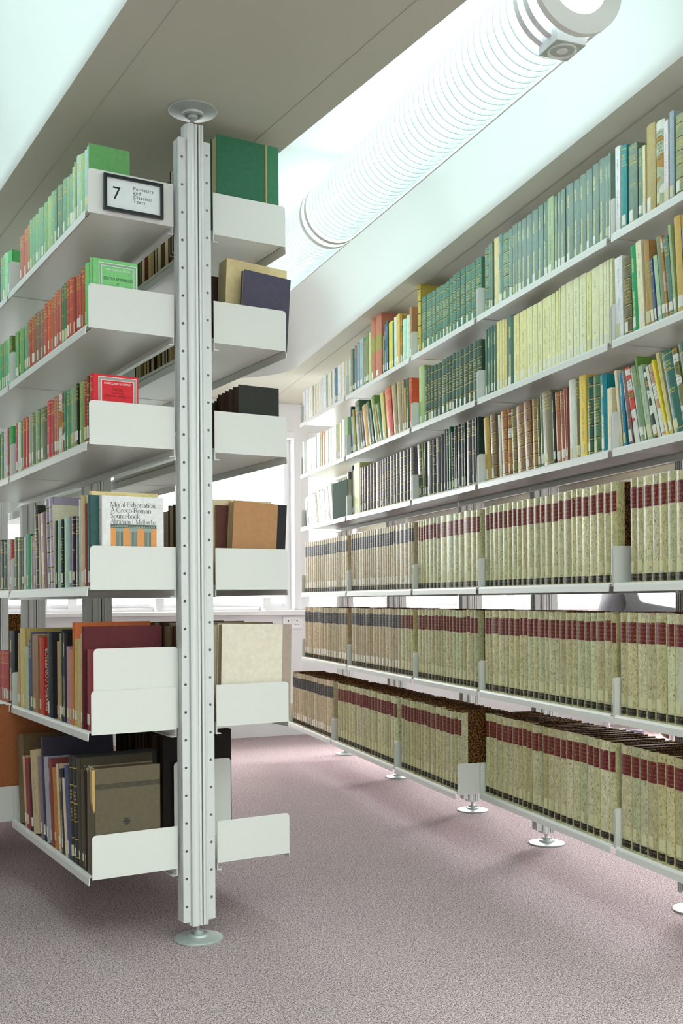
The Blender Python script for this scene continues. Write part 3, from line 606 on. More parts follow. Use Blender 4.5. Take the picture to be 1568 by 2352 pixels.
('L', 1, 1): [(1140,32,165,0.0,'8a4a44','g'),(1105,31,165,0.0,'4a6070','g'),(1070,32,174,0.0,'7aae7c','g'),(1044,23,173,0.0,'84b884','g'),(1006,35,172,0.0,'98d4b0','g'),(942,60,163,0.0,'58b868','p')],
('L', 1, 0): [(768,51,163,0.0,'b06a50','g'),(704,59,169,0.0,'b46a52','g'),(679,23,171,0.0,'a8885a','g'),(650,27,178,0.0,'78b484','g'),(603,45,175,0.0,'74ac84','g'),(573,28,173,0.0,'84b480','g'),(530,42,180,0.0,'7ab08c','g'),(505,23,173,0.0,'78aa88','g'),(458,45,175,0.0,'78ae74','g'),(414,43,179,0.0,'98bc7c','g'),(377,35,181,0.0,'74ac84','g'),(352,21,176,0.0,'6a9478','g'),(296,55,175,0.0,'668a68','g'),(234,57,174,0.0,'6a9c7c','g'),(211,18,166,0.0,'88b87c','g'),(180,30,165,0.0,'80a890','g'),(159,19,176,0.0,'a0c4a4','g'),(144,13,185,0.0,'88b064','g'),(101,42,192,0.0,'a4c4b0','g'),(62,38,183,0.0,'88b878','g'),(34,25,181,0.0,'9cc4bc','g'),(18,15,183,0.0,'90bcb0','g'),(7,10,187,0.0,'5c9c5c','p')],
('L', 2, 1): [(1130,30,181,0.0,'5aac70','g'),(1092,36,180,0.0,'3fae64','g'),(1070,18,177,0.0,'6f8a70','g'),(1035,33,177,0.0,'6aa070','g'),(1009,25,176,0.0,'6aa868','g'),(978,28,177,0.0,'80cca0','g'),(945,30,179,0.0,'5f7a40','g')],
('L', 2, 0): [(861,25,170,0.0,'74ac70','g'),(842,18,170,0.0,'74b07c','g'),(779,61,170,0.0,'68a860','g'),(732,25,167,0.0,'78a884','g'),(705,25,170,0.0,'6c9c7c','g'),(661,41,170,0.0,'ac4a34','g'),(629,30,172,0.0,'a86038','g'),(596,32,174,0.0,'866a56','g'),(557,36,173,0.0,'866a56','g'),(512,42,169,0.0,'8a6e58','g'),(465,43,176,0.0,'b0553c','g'),(424,38,175,0.0,'cc5c3a','g'),(386,33,175,0.0,'a06a44','g'),(358,25,182,0.0,'b46854','g'),(320,37,182,0.0,'ac5240','g'),(305,13,181,0.0,'c07a64','p'),(274,29,181,0.0,'4f7c50','g'),(247,26,183,0.0,'4a7a50','g'),(222,22,183,0.0,'b84a44','g'),(183,38,183,0.0,'b0532e','g'),(149,31,173,0.0,'8a2a28','p'),(116,30,170,0.0,'a85030','g'),(101,13,169,0.0,'c05a48','g'),(69,31,179,0.0,'a45a34','g'),(32,33,183,0.0,'6cc878','g')],
('L', 3, 1): [(1129,41,180,0.0,'4f7c50','g'),(1080,44,181,0.0,'5a8a5a','g'),(1042,33,181,0.0,'b4d0d8','g'),(1016,24,183,0.0,'dcb8b8','g'),(997,17,182,0.0,'b86460','g'),(942,53,182,0.0,'44ac5c','p')],
('L', 3, 0): [(864,29,179,0.0,'b06460','g'),(825,36,178,0.0,'d8dcd4','p'),(795,28,178,0.0,'6a9454','g'),(753,39,181,0.0,'b43c30','g'),(711,40,180,0.0,'b83c34','g'),(678,28,179,0.0,'9ab49c','g'),(621,56,180,0.0,'52703c','g'),(596,19,181,0.0,'98b494','g'),(569,25,181,0.0,'6a9c64','g'),(486,80,178,0.0,'4f6034','g'),(430,51,188,0.0,'c43040','g'),(393,35,184,0.0,'a0503c','g'),(365,25,188,0.0,'a87060','g'),(340,23,187,0.0,'b07858','g'),(313,26,187,0.0,'b4ccbc','d'),(274,37,185,0.0,'84502c','d'),(261,10,186,0.0,'30a890','g'),(220,39,184,0.0,'5f8f50','g'),(199,14,183,0.0,'50b49c','g'),(181,18,183,0.0,'90a488','g'),(153,26,184,0.0,'70985c','g'),(135,16,186,0.0,'283428','g'),(84,46,184,0.0,'78a054','g'),(55,27,184,0.0,'984030','g'),(33,19,189,0.0,'6a4828','b')],
('L', 4, 1): [(1132,67,192,0.0,'5a5a44','g'),(1099,30,187,0.0,'4f5f58','g'),(1040,47,182,0.0,'3f5a48','g'),(994,39,187,0.0,'c8e0d8','p'),(962,26,183,0.0,'c06a64','g')],
('L', 4, 0): [(883,41,188,0.0,'5a6a48','g'),(825,54,185,0.0,'4f6a48','g'),(790,29,183,0.0,'6a7050','g'),(763,23,183,0.0,'c8dce0','p'),(700,58,190,0.0,'30a868','p'),(657,38,181,0.0,'8a8a84','g'),(632,23,183,0.0,'a4a4a4','g'),(588,38,275,3.6,'34382f','b'),(564,14,247,3.6,'d4ccb8','p'),(482,80,245,4.6,'6a4028','v'),(450,29,285,4.9,'9898a8','b'),(402,45,286,4.9,'a0a0b0','b'),(389,8,262,4.1,'d0d8b8','p'),(371,16,211,0.0,'3a3f3c','p'),(329,38,211,0.0,'94ccb4','p'),(307,20,211,0.0,'2f3634','b'),(246,50,211,0.0,'98d0b8','v'),(213,26,213,0.0,'8a88a0','p'),(183,27,211,0.0,'1c2020','g'),(132,43,208,0.0,'48504a','g'),(119,10,255,0.0,'ecece0','p'),(90,28,264,0.0,'c8be88','p'),(55,32,239,0.0,'7a2c34','p'),(34,18,260,0.0,'38605c','v')],
('L', 5, 1): [(1155,49,184,0.0,'a84a48','g'),(1121,31,185,0.0,'b45a58','g'),(1102,18,186,0.0,'b87070','g'),(1075,25,187,0.0,'b05050','g'),(1045,27,188,0.0,'b85450','g'),(1023,21,191,0.0,'a84844','g'),(942,77,263,0.0,'20282a','v')],
('L', 5, 0): [(858,18,257,0.0,'b4a870','p'),(816,35,274,0.0,'d0c48c','p'),(784,31,274,0.0,'c8bc74','p'),(743,34,214,0.0,'a4ccac','p'),(705,33,236,0.0,'54606a','g'),(683,20,263,0.0,'46507a','v'),(603,76,258,0.0,'947448','w'),(542,55,249,0.0,'b83c28','x'),(442,57,268,0.0,'202628','p'),(347,36,243,0.0,'b09068','p'),(333,12,268,0.0,'9a9a60','p'),(314,17,281,0.0,'24302c','v'),(281,32,271,0.0,'161a1a','v'),(248,29,232,0.0,'a88ca0','p'),(210,36,224,0.0,'b8884c','p'),(195,13,304,0.0,'c07040','p'),(168,25,257,0.0,'b8ac70','p'),(129,35,258,0.0,'c0b470','p'),(94,32,272,0.0,'c0a468','w'),(14,65,230,0.0,'8c2c34','p')],
('L', 6, 0): [(791,91,302,7.9,'6a5a3c','p'),(764,23,240,9.7,'b4a878','p'),(706,54,236,7.6,'8a2830','w'),(676,26,229,8.8,'201c1c','p'),(592,80,272,9.7,'c4b88c','w'),(544,42,263,8.9,'77737c','p'),(520,20,330,7.2,'383844','p'),(469,46,270,8.5,'9aa4b0','p'),(429,38,271,7.4,'7a4444','v'),(368,56,248,7.1,'b47c28','p'),(346,20,267,7.6,'c8bc9c','p'),(299,41,256,7.0,'20282a','v'),(277,21,234,8.6,'d0c8ac','p'),(239,36,274,8.3,'4a5478','p'),(205,29,311,5.3,'282c24','b'),(164,39,313,4.7,'24282a','b'),(126,34,311,5.3,'3f3c2c','p'),(90,35,283,3.5,'4a4430','p'),(80,5,285,3.5,'3a3222','p')],
}
SETS = {
(4, 4): [(2572,44,0),(2525,46,0),(2476,49,0),(2434,42,0),(2387,47,0),(2346,41,0),(2303,43,0),(2262,40,0),(2217,45,0),(2176,41,0),(2135,41,0),(2093,40,0),(2045,48,0),(2001,45,0),(1957,44,0),(1916,41,0),(1876,40,0),(1835,40,0),(1791,44,0),(1743,48,0)],
(4, 3): [(1644,31,0),(1611,33,0),(1576,35,0),(1542,35,0),(1501,41,0),(1458,43,0),(1397,62,0),(1366,30,0),(1332,34,0),(1304,28,0),(1269,36,0),(1221,47,0),(1179,43,0),(1145,34,0),(1113,32,0),(1082,31,0),(1049,33,0),(988,61,0),(936,52,0),(881,55,0),(827,54,0),(778,49,0),(749,29,0)],
(4, 2): [(669,29,1),(641,29,1),(611,28,1),(576,34,1),(525,50,1),(488,36,1),(445,42,1),(376,68,1),(303,72,1),(250,53,1),(196,54,1),(126,69,1),(76,49,1),(38,37,1)],
(4, 1): [(-48,40,1),(-81,32,1),(-123,41,1),(-161,38,1),(-202,39,1),(-241,39,1),(-278,37,1),(-316,37,1),(-358,42,1),(-410,52,1),(-456,46,1),(-492,35,1),(-539,47,1),(-586,45,1),(-620,34,1),(-674,53,1),(-703,28,1),(-741,37,1),(-786,46,1),(-833,45,1),(-875,42,1),(-913,38,1),(-952,38,1)],
(4, 0): [(-1059,34,1),(-1091,33,1),(-1137,46,1),(-1172,34,1),(-1211,39,1),(-1253,42,1),(-1297,44,1),(-1336,39,1)],
(5, 4): [(2572,43,0),(2498,72,0),(2433,66,0),(2380,52,0),(2316,63,0),(2259,56,0),(2201,58,0),(2143,57,0),(2090,53,0),(2032,58,0),(1972,59,0),(1914,58,0),(1857,57,0),(1800,56,0),(1745,55,0)],
(5, 3): [(1567,108,0),(1507,59,0),(1438,69,0),(1381,57,0),(1323,58,0),(1277,46,0),(1231,46,0),(1186,45,0),(1138,48,0),(1089,49,0),(1033,56,0),(995,38,0),(961,34,0),(919,42,0),(868,51,1),(820,48,1),(757,63,1)],
(5, 2): [(652,46,1),(614,37,1),(578,36,1),(540,37,1),(502,37,1),(461,41,1),(432,28,1),(403,28,1),(372,30,1),(340,31,1),(308,31,1),(271,36,1),(235,35,1),(199,35,1),(164,34,1),(127,36,1),(92,33,1),(52,39,1)],
(5, 1): [(-48,36,1),(-75,26,1),(-134,59,1),(-190,57,1),(-218,28,1),(-263,45,1),(-308,46,1),(-333,24,1),(-369,36,1),(-412,43,1),(-447,35,1),(-497,50,1),(-524,27,1),(-571,47,1),(-600,29,1),(-641,41,1),(-682,41,1),(-716,34,1),(-763,47,1),(-802,39,1),(-836,34,1),(-883,47,1),(-923,40,1),(-952,29,1)],
(5, 0): [(-1010,35,1),(-1065,56,1),(-1116,49,1),(-1159,44,1),(-1213,54,1),(-1251,36,1),(-1298,47,1),(-1339,41,1)],
(6, 4): [(2526,47,0),(2480,47,0),(2434,46,0),(2386,48,0),(2341,45,0),(2300,41,0),(2259,41,0),(2222,37,0),(2185,37,0),(2146,39,0),(2099,47,0),(2050,49,0),(2004,46,0),(1964,40,0),(1928,37,0),(1886,41,0),(1836,51,0),(1780,55,0),(1712,69,0)],
(6, 3): [(1591,40,1),(1540,51,1),(1492,48,1),(1445,47,1),(1397,48,1),(1356,41,1),(1315,41,1),(1261,55,1),(1183,78,1),(1125,58,1),(1084,41,1),(1041,43,1),(996,46,1),(949,47,1),(899,50,1),(867,33,1),(835,32,1),(803,32,1),(770,33,1),(719,51,1)],
(6, 2): [(633,38,1),(597,35,1),(559,38,1),(522,36,1),(486,35,1),(461,25,1),(435,25,1),(401,34,1),(364,36,1),(325,38,1),(270,55,1),(227,42,1),(198,29,1),(162,34,1),(120,42,1),(79,41,1),(43,35,1),(8,34,1)],
(6, 1): [(-45,36,1),(-79,32,1),(-110,32,1),(-156,45,1),(-207,50,1),(-245,37,1),(-291,46,1),(-323,31,1),(-359,35,1),(-396,36,1),(-446,49,1),(-477,31,1),(-514,36,1),(-557,42,1),(-602,45,1),(-641,38,1),(-682,41,1),(-729,45,1),(-774,44,1),(-814,39,1),(-851,38,1),(-906,54,1),(-944,37,1)],
(6, 0): [(-1031,57,1),(-1075,43,1),(-1115,39,1),(-1163,48,1),(-1205,42,1),(-1245,39,1),(-1299,53,1),(-1345,46,1)],
}
RECESS = {1: (0.006, 0.02, 0.018, 0.006, 0.01), 2: (0.005, 0.022, 0.022, 0.018, 0.004), 3: (0.016, 0.02, 0.02, 0.02, 0.02), 4: (0.014, 0.014, 0.014, 0.012, 0.012), 5: (0.008, 0.009, 0.009, 0.009, 0.009), 6: (0.008, 0.009, 0.009, 0.009, 0.009)}      # how far the spines stand behind the panel fronts, per shelf and bay
SHELFN = ['top shelf', 'second shelf', 'third shelf', 'fourth shelf', 'fifth shelf', 'bottom shelf']
def size_word(w, h):
    return 'thin ' if w < 20 else 'thick ' if w > 62 else 'tall ' if h > 262 else ''
used_hidden = {('L', 2, 0): 1, ('L', 3, 0): 1}
for (side, shn, bay), items in ROWS.items():
    zs = (LSURF if side == 'L' else RSURF)[shn - 1]
    front = LFRONT if side == 'L' else RFRONT
    if side == 'L' and shn == 6 and bay == 1: front = 0.40
    items = sorted(items, key=lambda q: q[0], reverse=(side == 'R'))
    for n, (s0, w, h, lean, hx, st) in enumerate(items):
        if side == 'L' and bay == 0: n += {1: 0, 2: 1, 3: 1, 4: 2, 5: 1 if s0 > 79 else 0, 6: 1}[shn]   # books built separately stand nearer the post
        case = 'left bookcase' if side == 'L' else 'right bookcase'
        where = '%s from %s, %s bay, %s, %s' % (ordn(n + 1), ('right' if side == 'L' else 'left'), BAYN[bay], SHELFN[shn - 1], case)
        pocket = side == 'L' and shn <= 3
        kind = 'pocket hardback' if pocket else LABEL_KIND[st]
        label = '%s%s %s, %s' % ('' if pocket else size_word(w, h), col_name(hx), kind, where)
        D = min(0.235 if side == 'L' else 0.225, max(0.11, h / 1000 * (0.62 if pocket else 0.72)))
        if side == 'L' and shn == 6 and st == 'b': D = 0.250
        if side == 'L' and shn == 5 and h > 295: D = 0.236
        simple = side == 'R' and bay >= 3
        rec = 0.0 if side == 'L' else RECESS[shn][bay] + (0.03 if (shn == 3 and bay == 4 and lean < 0) else 0)
        book(side, s0 / 1000, w / 1000, h / 1000, D, front, zs, hx, st, lean, label, 'books on the %s of the %s, %s bay' % (SHELFN[shn - 1], case, BAYN[bay]), 'pocket_classic' if pocket else None, simple, lab=(not (side == 'L' and shn == 6 and w > 60)), pages='pages_dark' if st == 'b' else 'pages', recess=rec)

# the long set of mottled bound volumes on the lower shelves of the right bookcase
def set_volume(s0, w, h, D, front, zs, red, label, group, simple):   # front: plane of the spines
    p = front_pt('R', s0 + w / 2, front - 0.006, zs + 0.0004); rz = shelf_rot('R')
    tone = random.choice(['e2daae', 'dcd3a0', 'e2deb0', 'd8d2a2', 'e6e2bc', 'd6d09a', 'd8dcae']) if red else random.choice(['d4c09c', 'd8c4a6', 'ccb896', 'deccac', 'd0c2a2'])
    t_ = thing('bound_volume', label, 'book', p, (0, 0, rz), group)
    mb = MB(); W, b, t = cover_geo(mb, w, D, h, False, 0, 1)
    q = 0.032                                     # cloth corner strip of the boards
    for s in (-1, 1): mb.box(s * W / 2 - 0.0003, s * W / 2 + 0.0003, b, q, 0.0, h, 1)
    c_ = mb.build('cover', [MARB, CM['m']], t_); k_ = random.uniform(0.72, 1.02); c_.color = tuple(x * k_ for x in srgb(tone)[:3]) + (1.0,)
    mb = MB(); page_geo(mb, W, D, h, b, t, False); mb.build('page_block', M['pages_dark'], t_)
    z1 = h - 0.026 - 0.004 * random.random()
    mb = MB(); strip(mb, W, b, z1 - 0.062, z1, 0.05, 0.95); mb.build('title_label', M['title_red' if red else 'title_dark'], c_)
    mb = MB(); z = 0.008; strip(mb, W, b, z, z + 0.022, 0.08, 0.93); mb.build('volume_label', M['vol_black'], c_)
    mb = MB(); z = 0.033 + 0.006 * random.random(); a = 0.08 if random.random() < .7 else 0.3; strip(mb, W, b, z, z + 0.033, a, a + 0.58); mb.build('call_number_label', M['label_yel' if red else 'label'], c_)
for (shn, bay), items in SETS.items():
    front = RDEEP if (shn == 6 and bay >= 2) else RFRONT; zs = RSURF[shn - 1]; H = 0.3145
    it = []
    for s0, w, red in items:
        if w > 57 and bay >= 3: it += [(s0 + w // 2, w - w // 2, red), (s0, w // 2, red)]
        else: it.append((s0, w, red))
    it.sort(reverse=True)
    for n, (s0, w, red) in enumerate(it):
        set_volume(s0 / 1000, w / 1000, H + random.uniform(-0.0025, 0.002), 0.205, front - RECESS[shn][bay], zs, red,
                   'mottled cream volume, %s spine label, %s from left, %s bay, %s, right bookcase' % ('red' if red else 'grey', ordn(n + 1), BAYN[bay], SHELFN[shn - 1]),
                   'mottled bound volumes on the %s, %s bay' % (SHELFN[shn - 1], BAYN[bay]), bay >= 3)

# dark green book turned with its cover to the aisle, far bay of the third shelf
t = thing('clothbound_book', 'dark green book with its cover facing out, third shelf, farthest bay, right bookcase', 'book', front_pt('R', 1.845, RFRONT - 0.012, RSURF[2] + 0.006), (0, 0, shelf_rot('R')), 'books on the third shelf of the right bookcase, farthest bay')
mb = MB(); mb.box(-0.142, 0.142, 0.0, 0.003, 0, 0.203); mb.box(-0.142, 0.142, 0.025, 0.028, 0, 0.203); mb.box(-0.142, -0.139, 0.0, 0.028, 0, 0.203); mb.build('cover', BM, t).color = srgb('2b4c3c')
mb = MB(); mb.box(-0.138, 0.138, 0.0032, 0.0248, 0.003, 0.2); mb.build('page_block', M['pages'], t)

# ---- aisle face of the left bookcase: books seen from their fore-edge side
def abook(shn, s0, w, h, e0, e1, hx, label, st='p', lean=0.0, tilt=0.0, spine=None, pages='pages', strip_w=0.0, group=None):
    zs = LSURF[shn - 1]; D = e1 - e0
    o = book('A', s0, w, h, D, e1 + 0.006, zs, hx, st, lean, label, group or 'books on the %s of the aisle face' % SHELFN[shn - 1], None, False, False, pages)
    if tilt: o.rotation_euler = (math.radians(tilt), 0, shelf_rot('A')); o.location.z += abs(math.sin(math.radians(tilt))) * 0.004
    if strip_w:
        q = MB(); x = -w / 2 + 0.0004; q.box(x - 0.0006, x + 0.0002, 0.006, strip_w, 0.0, h); c = q.build('spine_cloth', BM, o); c.color = bcol(spine)
    return o
AF = 'left bookcase aisle face'
o = abook(1, 0.014, 0.045, 0.297, 0.078, 0.288, '2f6a4c', 'large dark green book with worn corners, top shelf, beside the upright post', strip_w=0.046, spine='3a7a5a')
q = MB(); q.box(-0.0225 - 0.0012, -0.0225 + 0.0006, 0.046, 0.050, 0.0, 0.297); q.build('worn_joint', M['rawpaper'], o)
abook(2, 0.075, 0.06, 0.266, 0.125, 0.33, 'd6cf9a', 'tall cream book behind the navy one, second shelf, ' + AF, 'w', 0, 2.5)
abook(2, 0.028, 0.022, 0.2235, 0.158, 0.318, '4a4a5a', 'navy cloth book leaning outwards, second shelf, ' + AF, 'p', 0, 3.8)
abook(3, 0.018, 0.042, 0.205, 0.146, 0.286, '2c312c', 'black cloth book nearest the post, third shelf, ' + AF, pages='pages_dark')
abook(4, 0.032, 0.040, 0.2535, 0.122, 0.305, 'a8855a', 'brown kraft-covered book with black spine, fourth shelf, ' + AF, 'p', 0, 3.0, '26282a', strip_w=0.036)
abook(5, 0.028, 0.036, 0.290, 0.085, 0.322, 'ded8c4', 'large cream book with grey spine strip, fifth shelf, ' + AF, 'p', 0, 1.5, 'a09a8c', strip_w=0.036)
def arow(shn, s, specs, cols, dep, tag_):
    for i, (w, h) in enumerate(specs):
        hx = cols[i % len(cols)]
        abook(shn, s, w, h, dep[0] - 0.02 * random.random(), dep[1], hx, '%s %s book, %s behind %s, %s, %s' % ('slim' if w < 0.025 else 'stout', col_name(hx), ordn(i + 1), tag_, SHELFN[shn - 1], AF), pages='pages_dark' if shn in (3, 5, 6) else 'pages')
        s += w + 0.0015
R_ = random.Random(5)
arow(1, 0.137, [(0.026, 0.246), (0.030, 0.252), (0.024, 0.238), (0.032, 0.258), (0.028, 0.236)], ['5c4630', 'a89458', '26382e', '2c2c28', '6a3c2a'], (0.03, 0.285), 'dark green book')
arow(1, 0.284, [(R_.uniform(.02, .045), R_.uniform(.20, .25)) for _ in range(17)], ['2f4a3c', '2c2c28', 'c8b478', '3a5a4a', '70402c', '6a5a3c'], (0.095, 0.285), 'deep books')
arow(1, 0.062, [(0.028, 0.27), (0.02, 0.262), (0.022, 0.25)], ['5a4030', '6a5a3c', '2f4a3c', '2c2c28', 'c8b478', '3a5a4a', '70402c'], (0.085, 0.285), 'large green book')
arow(2, 0.142, [(0.03, 0.235), (0.022, 0.228)] + [(R_.uniform(.018, .04), R_.uniform(.19, .25)) for _ in range(20)], ['3a2a24', '5a3a28', 'c0b07c', '2a3a34', '1f2a24', '8a7a44', '9ac0a0'], (0.095, 0.285), 'tall cream book')
arow(3, 0.0625, [(0.034, 0.198), (0.034, 0.192), (0.034, 0.188), (0.034, 0.18), (0.036, 0.175)], ['3a2c20', '30261e', '2a221c', '342a20', '2c241c'], (0.14, 0.28), 'black cloth book')
arow(4, 0.076, [(0.008, 0.250), (0.03, 0.268), (0.026, 0.262), (0.028, 0.24), (0.024, 0.22), (0.02, 0.215)], ['5a3a30', 'd8cfa8', 'd2caa8', 'cabf98', '3a2c24', '9a9a98'], (0.105, 0.29), 'kraft-covered book')
arow(4, 0.235, [(0.045, 0.262), (0.03, 0.245), (0.034, 0.242), (0.03, 0.235), (0.04, 0.25), (0.03, 0.24)], ['2a1c14', 'b4b0a4', '9a9a98', '3a2c22', '24201c'], (0.03, 0.29), 'dark brown book')
arow(5, 0.066, [(0.014, 0.288), (0.02, 0.292), (0.022, 0.296)] + [(R_.uniform(.012, .022), R_.uniform(.27, .297)) for _ in range(30)], ['c4bca0', 'b8ac8c', '6a5a48', '5a4a3c', '8a7858', '4a4034'], (0.08, 0.30), 'large cream book')
arow(6, 0.335, [(R_.uniform(.03, .05), 0.335 + R_.uniform(-.02, .006)) for _ in range(11)], ['1c1814', '2a2018', '241c18', '14120f'], (0.03, 0.262), 'white bookend plate')
# bookend plates
def bookend(side, s, front, zs, w, h, label):
    t = thing('bookend', label, 'bookend', front_pt(side, s, front, zs), (0, 0, shelf_rot(side)), 'white bookend plates')
    r = 0.012; D = w; P = [(0.0, 0.001)] + [(D, 0.001)] + [(D - r + r * math.sin(a), h - r + r * math.cos(a)) for a in [PI / 2 - PI / 2 * i / 5 for i in range(6)]] + [(r - r * math.sin(a), h - r + r * math.cos(a)) for a in [PI / 2 * i / 5 for i in range(6)]]
    m = MB(); m.prism(P, -0.0011, 0.0011, 'x'); m.build('plate', M['metal'], t)
    m = MB(); m.box(-0.10 if side == 'L' else -0.0011, 0.0011 if side == 'L' else 0.1, 0.02, D - 0.02, 0.0003, 0.0014); m.build('foot', M['metal'], t)
bookend('L', 0.0095, 0.302, LSURF[4], 0.247, 0.234, 'white bookend plate behind the end panel of the fifth shelf, left bookcase')
bookend('A', 0.325, 0.249, LSURF[5], 0.197, 0.250, 'white bookend plate on the bottom shelf, aisle face of left bookcase')

# ---- special books at the near end of the left bookcase (covers face the camera)
# local frame of a book on side L: +x towards the camera, y inwards, z up
def face_book(shn, s0, w, h, D, out, hx, label, name, st='p', lab=False, pages='pages', group=None, hexboard=None):
    return book('L', s0, w, h, D, out + 0.006, LSURF[shn - 1], hx, st, 0, label, group or 'books at the end panel of the left bookcase', name, False, lab, pages, hexboard=hexboard)
FR = (PI / 2, 0, PI / 2)                          # lettering on the face that looks along +x
def border(o, x, y0, y1, z0, z1, t, mat, nm):
    m = MB()
    for a, b, c, d in ((y0, y1, z1 - t, z1), (y0, y1, z0, z0 + t), (y0, y0 + t, z0 + t, z1 - t), (y1 - t, y1, z0 + t, z1 - t)): m.box(x - 0.0002, x + 0.0003, a, b, c, d)
    return m.build(nm, mat, o)
# light green and red pocket classics with printed fronts
o = face_book(2, 0.012, 0.018, 0.1925, 0.134, 0.3005, '76c47c', 'light green pocket book with printed cover facing out, second shelf, beside the end panel', 'pocket_classic', 'g')
X = 0.0086
border(o, X, 0.022, 0.131, 0.012, 0.183, 0.0015, M['white_ink'], 'cover_border'); border(o, X, 0.0245, 0.1285, 0.0145, 0.1805, 0.004, M['grey_ink'], 'cover_border'); border(o, X, 0.0295, 0.1235, 0.0195, 0.1755, 0.0012, M['white_ink'], 'cover_border')
text_obj('cover_lettering', 'LOEB CLASSICAL LIBRARY', 0.0075, M['white_ink'], o, (X + .0003, 0.0765, 0.163), FR, align='CENTER', width=0.072)
text_obj('cover_lettering', 'SEXTUS EMPIRICUS', 0.0115, M['ink_soft'], o, (X + .0003, 0.0765, 0.1365), FR, align='CENTER', width=0.083)
text_obj('cover_lettering', 'IV', 0.0075, M['ink_soft'], o, (X + .0003, 0.0765, 0.125), FR, align='CENTER')
o = face_book(3, 0.012, 0.019, 0.193, 0.135, 0.302, 'c43038', 'red pocket book with printed cover facing out, third shelf, beside the end panel', 'pocket_classic', 'g')
X = 0.0091
border(o, X, 0.020, 0.131, 0.012, 0.187, 0.0015, M['white_ink'], 'cover_border'); border(o, X, 0.0225, 0.1285, 0.0145, 0.1845, 0.0052, M['grey_ink'], 'cover_border'); border(o, X, 0.0285, 0.1225, 0.0205, 0.1785, 0.0014, M['white_ink'], 'cover_border')
text_obj('cover_lettering', 'LOEB CLASSICAL LIBRARY', 0.0078, M['white_ink'], o, (X + .0003, 0.0755, 0.167), FR, align='CENTER', width=0.078)
text_obj('cover_lettering', 'VIRGIL', 0.0105, M['maroon_ink'], o, (X + .0003, 0.0755, 0.1495), FR, align='CENTER')
text_obj('cover_lettering', 'ECLOGUES', 0.0072, M['maroon_ink'], o, (X + .0003, 0.0755, 0.1405), FR, align='CENTER')
text_obj('cover_lettering', 'GEORGICS  AENEID, I-VI', 0.0068, M['maroon_ink'], o, (X + .0003, 0.0755, 0.1325), FR, align='CENTER')
text_obj('cover_lettering', 'I', 0.0068, M['maroon_ink'], o, (X + .0003, 0.0755, 0.1245), FR, align='CENTER')

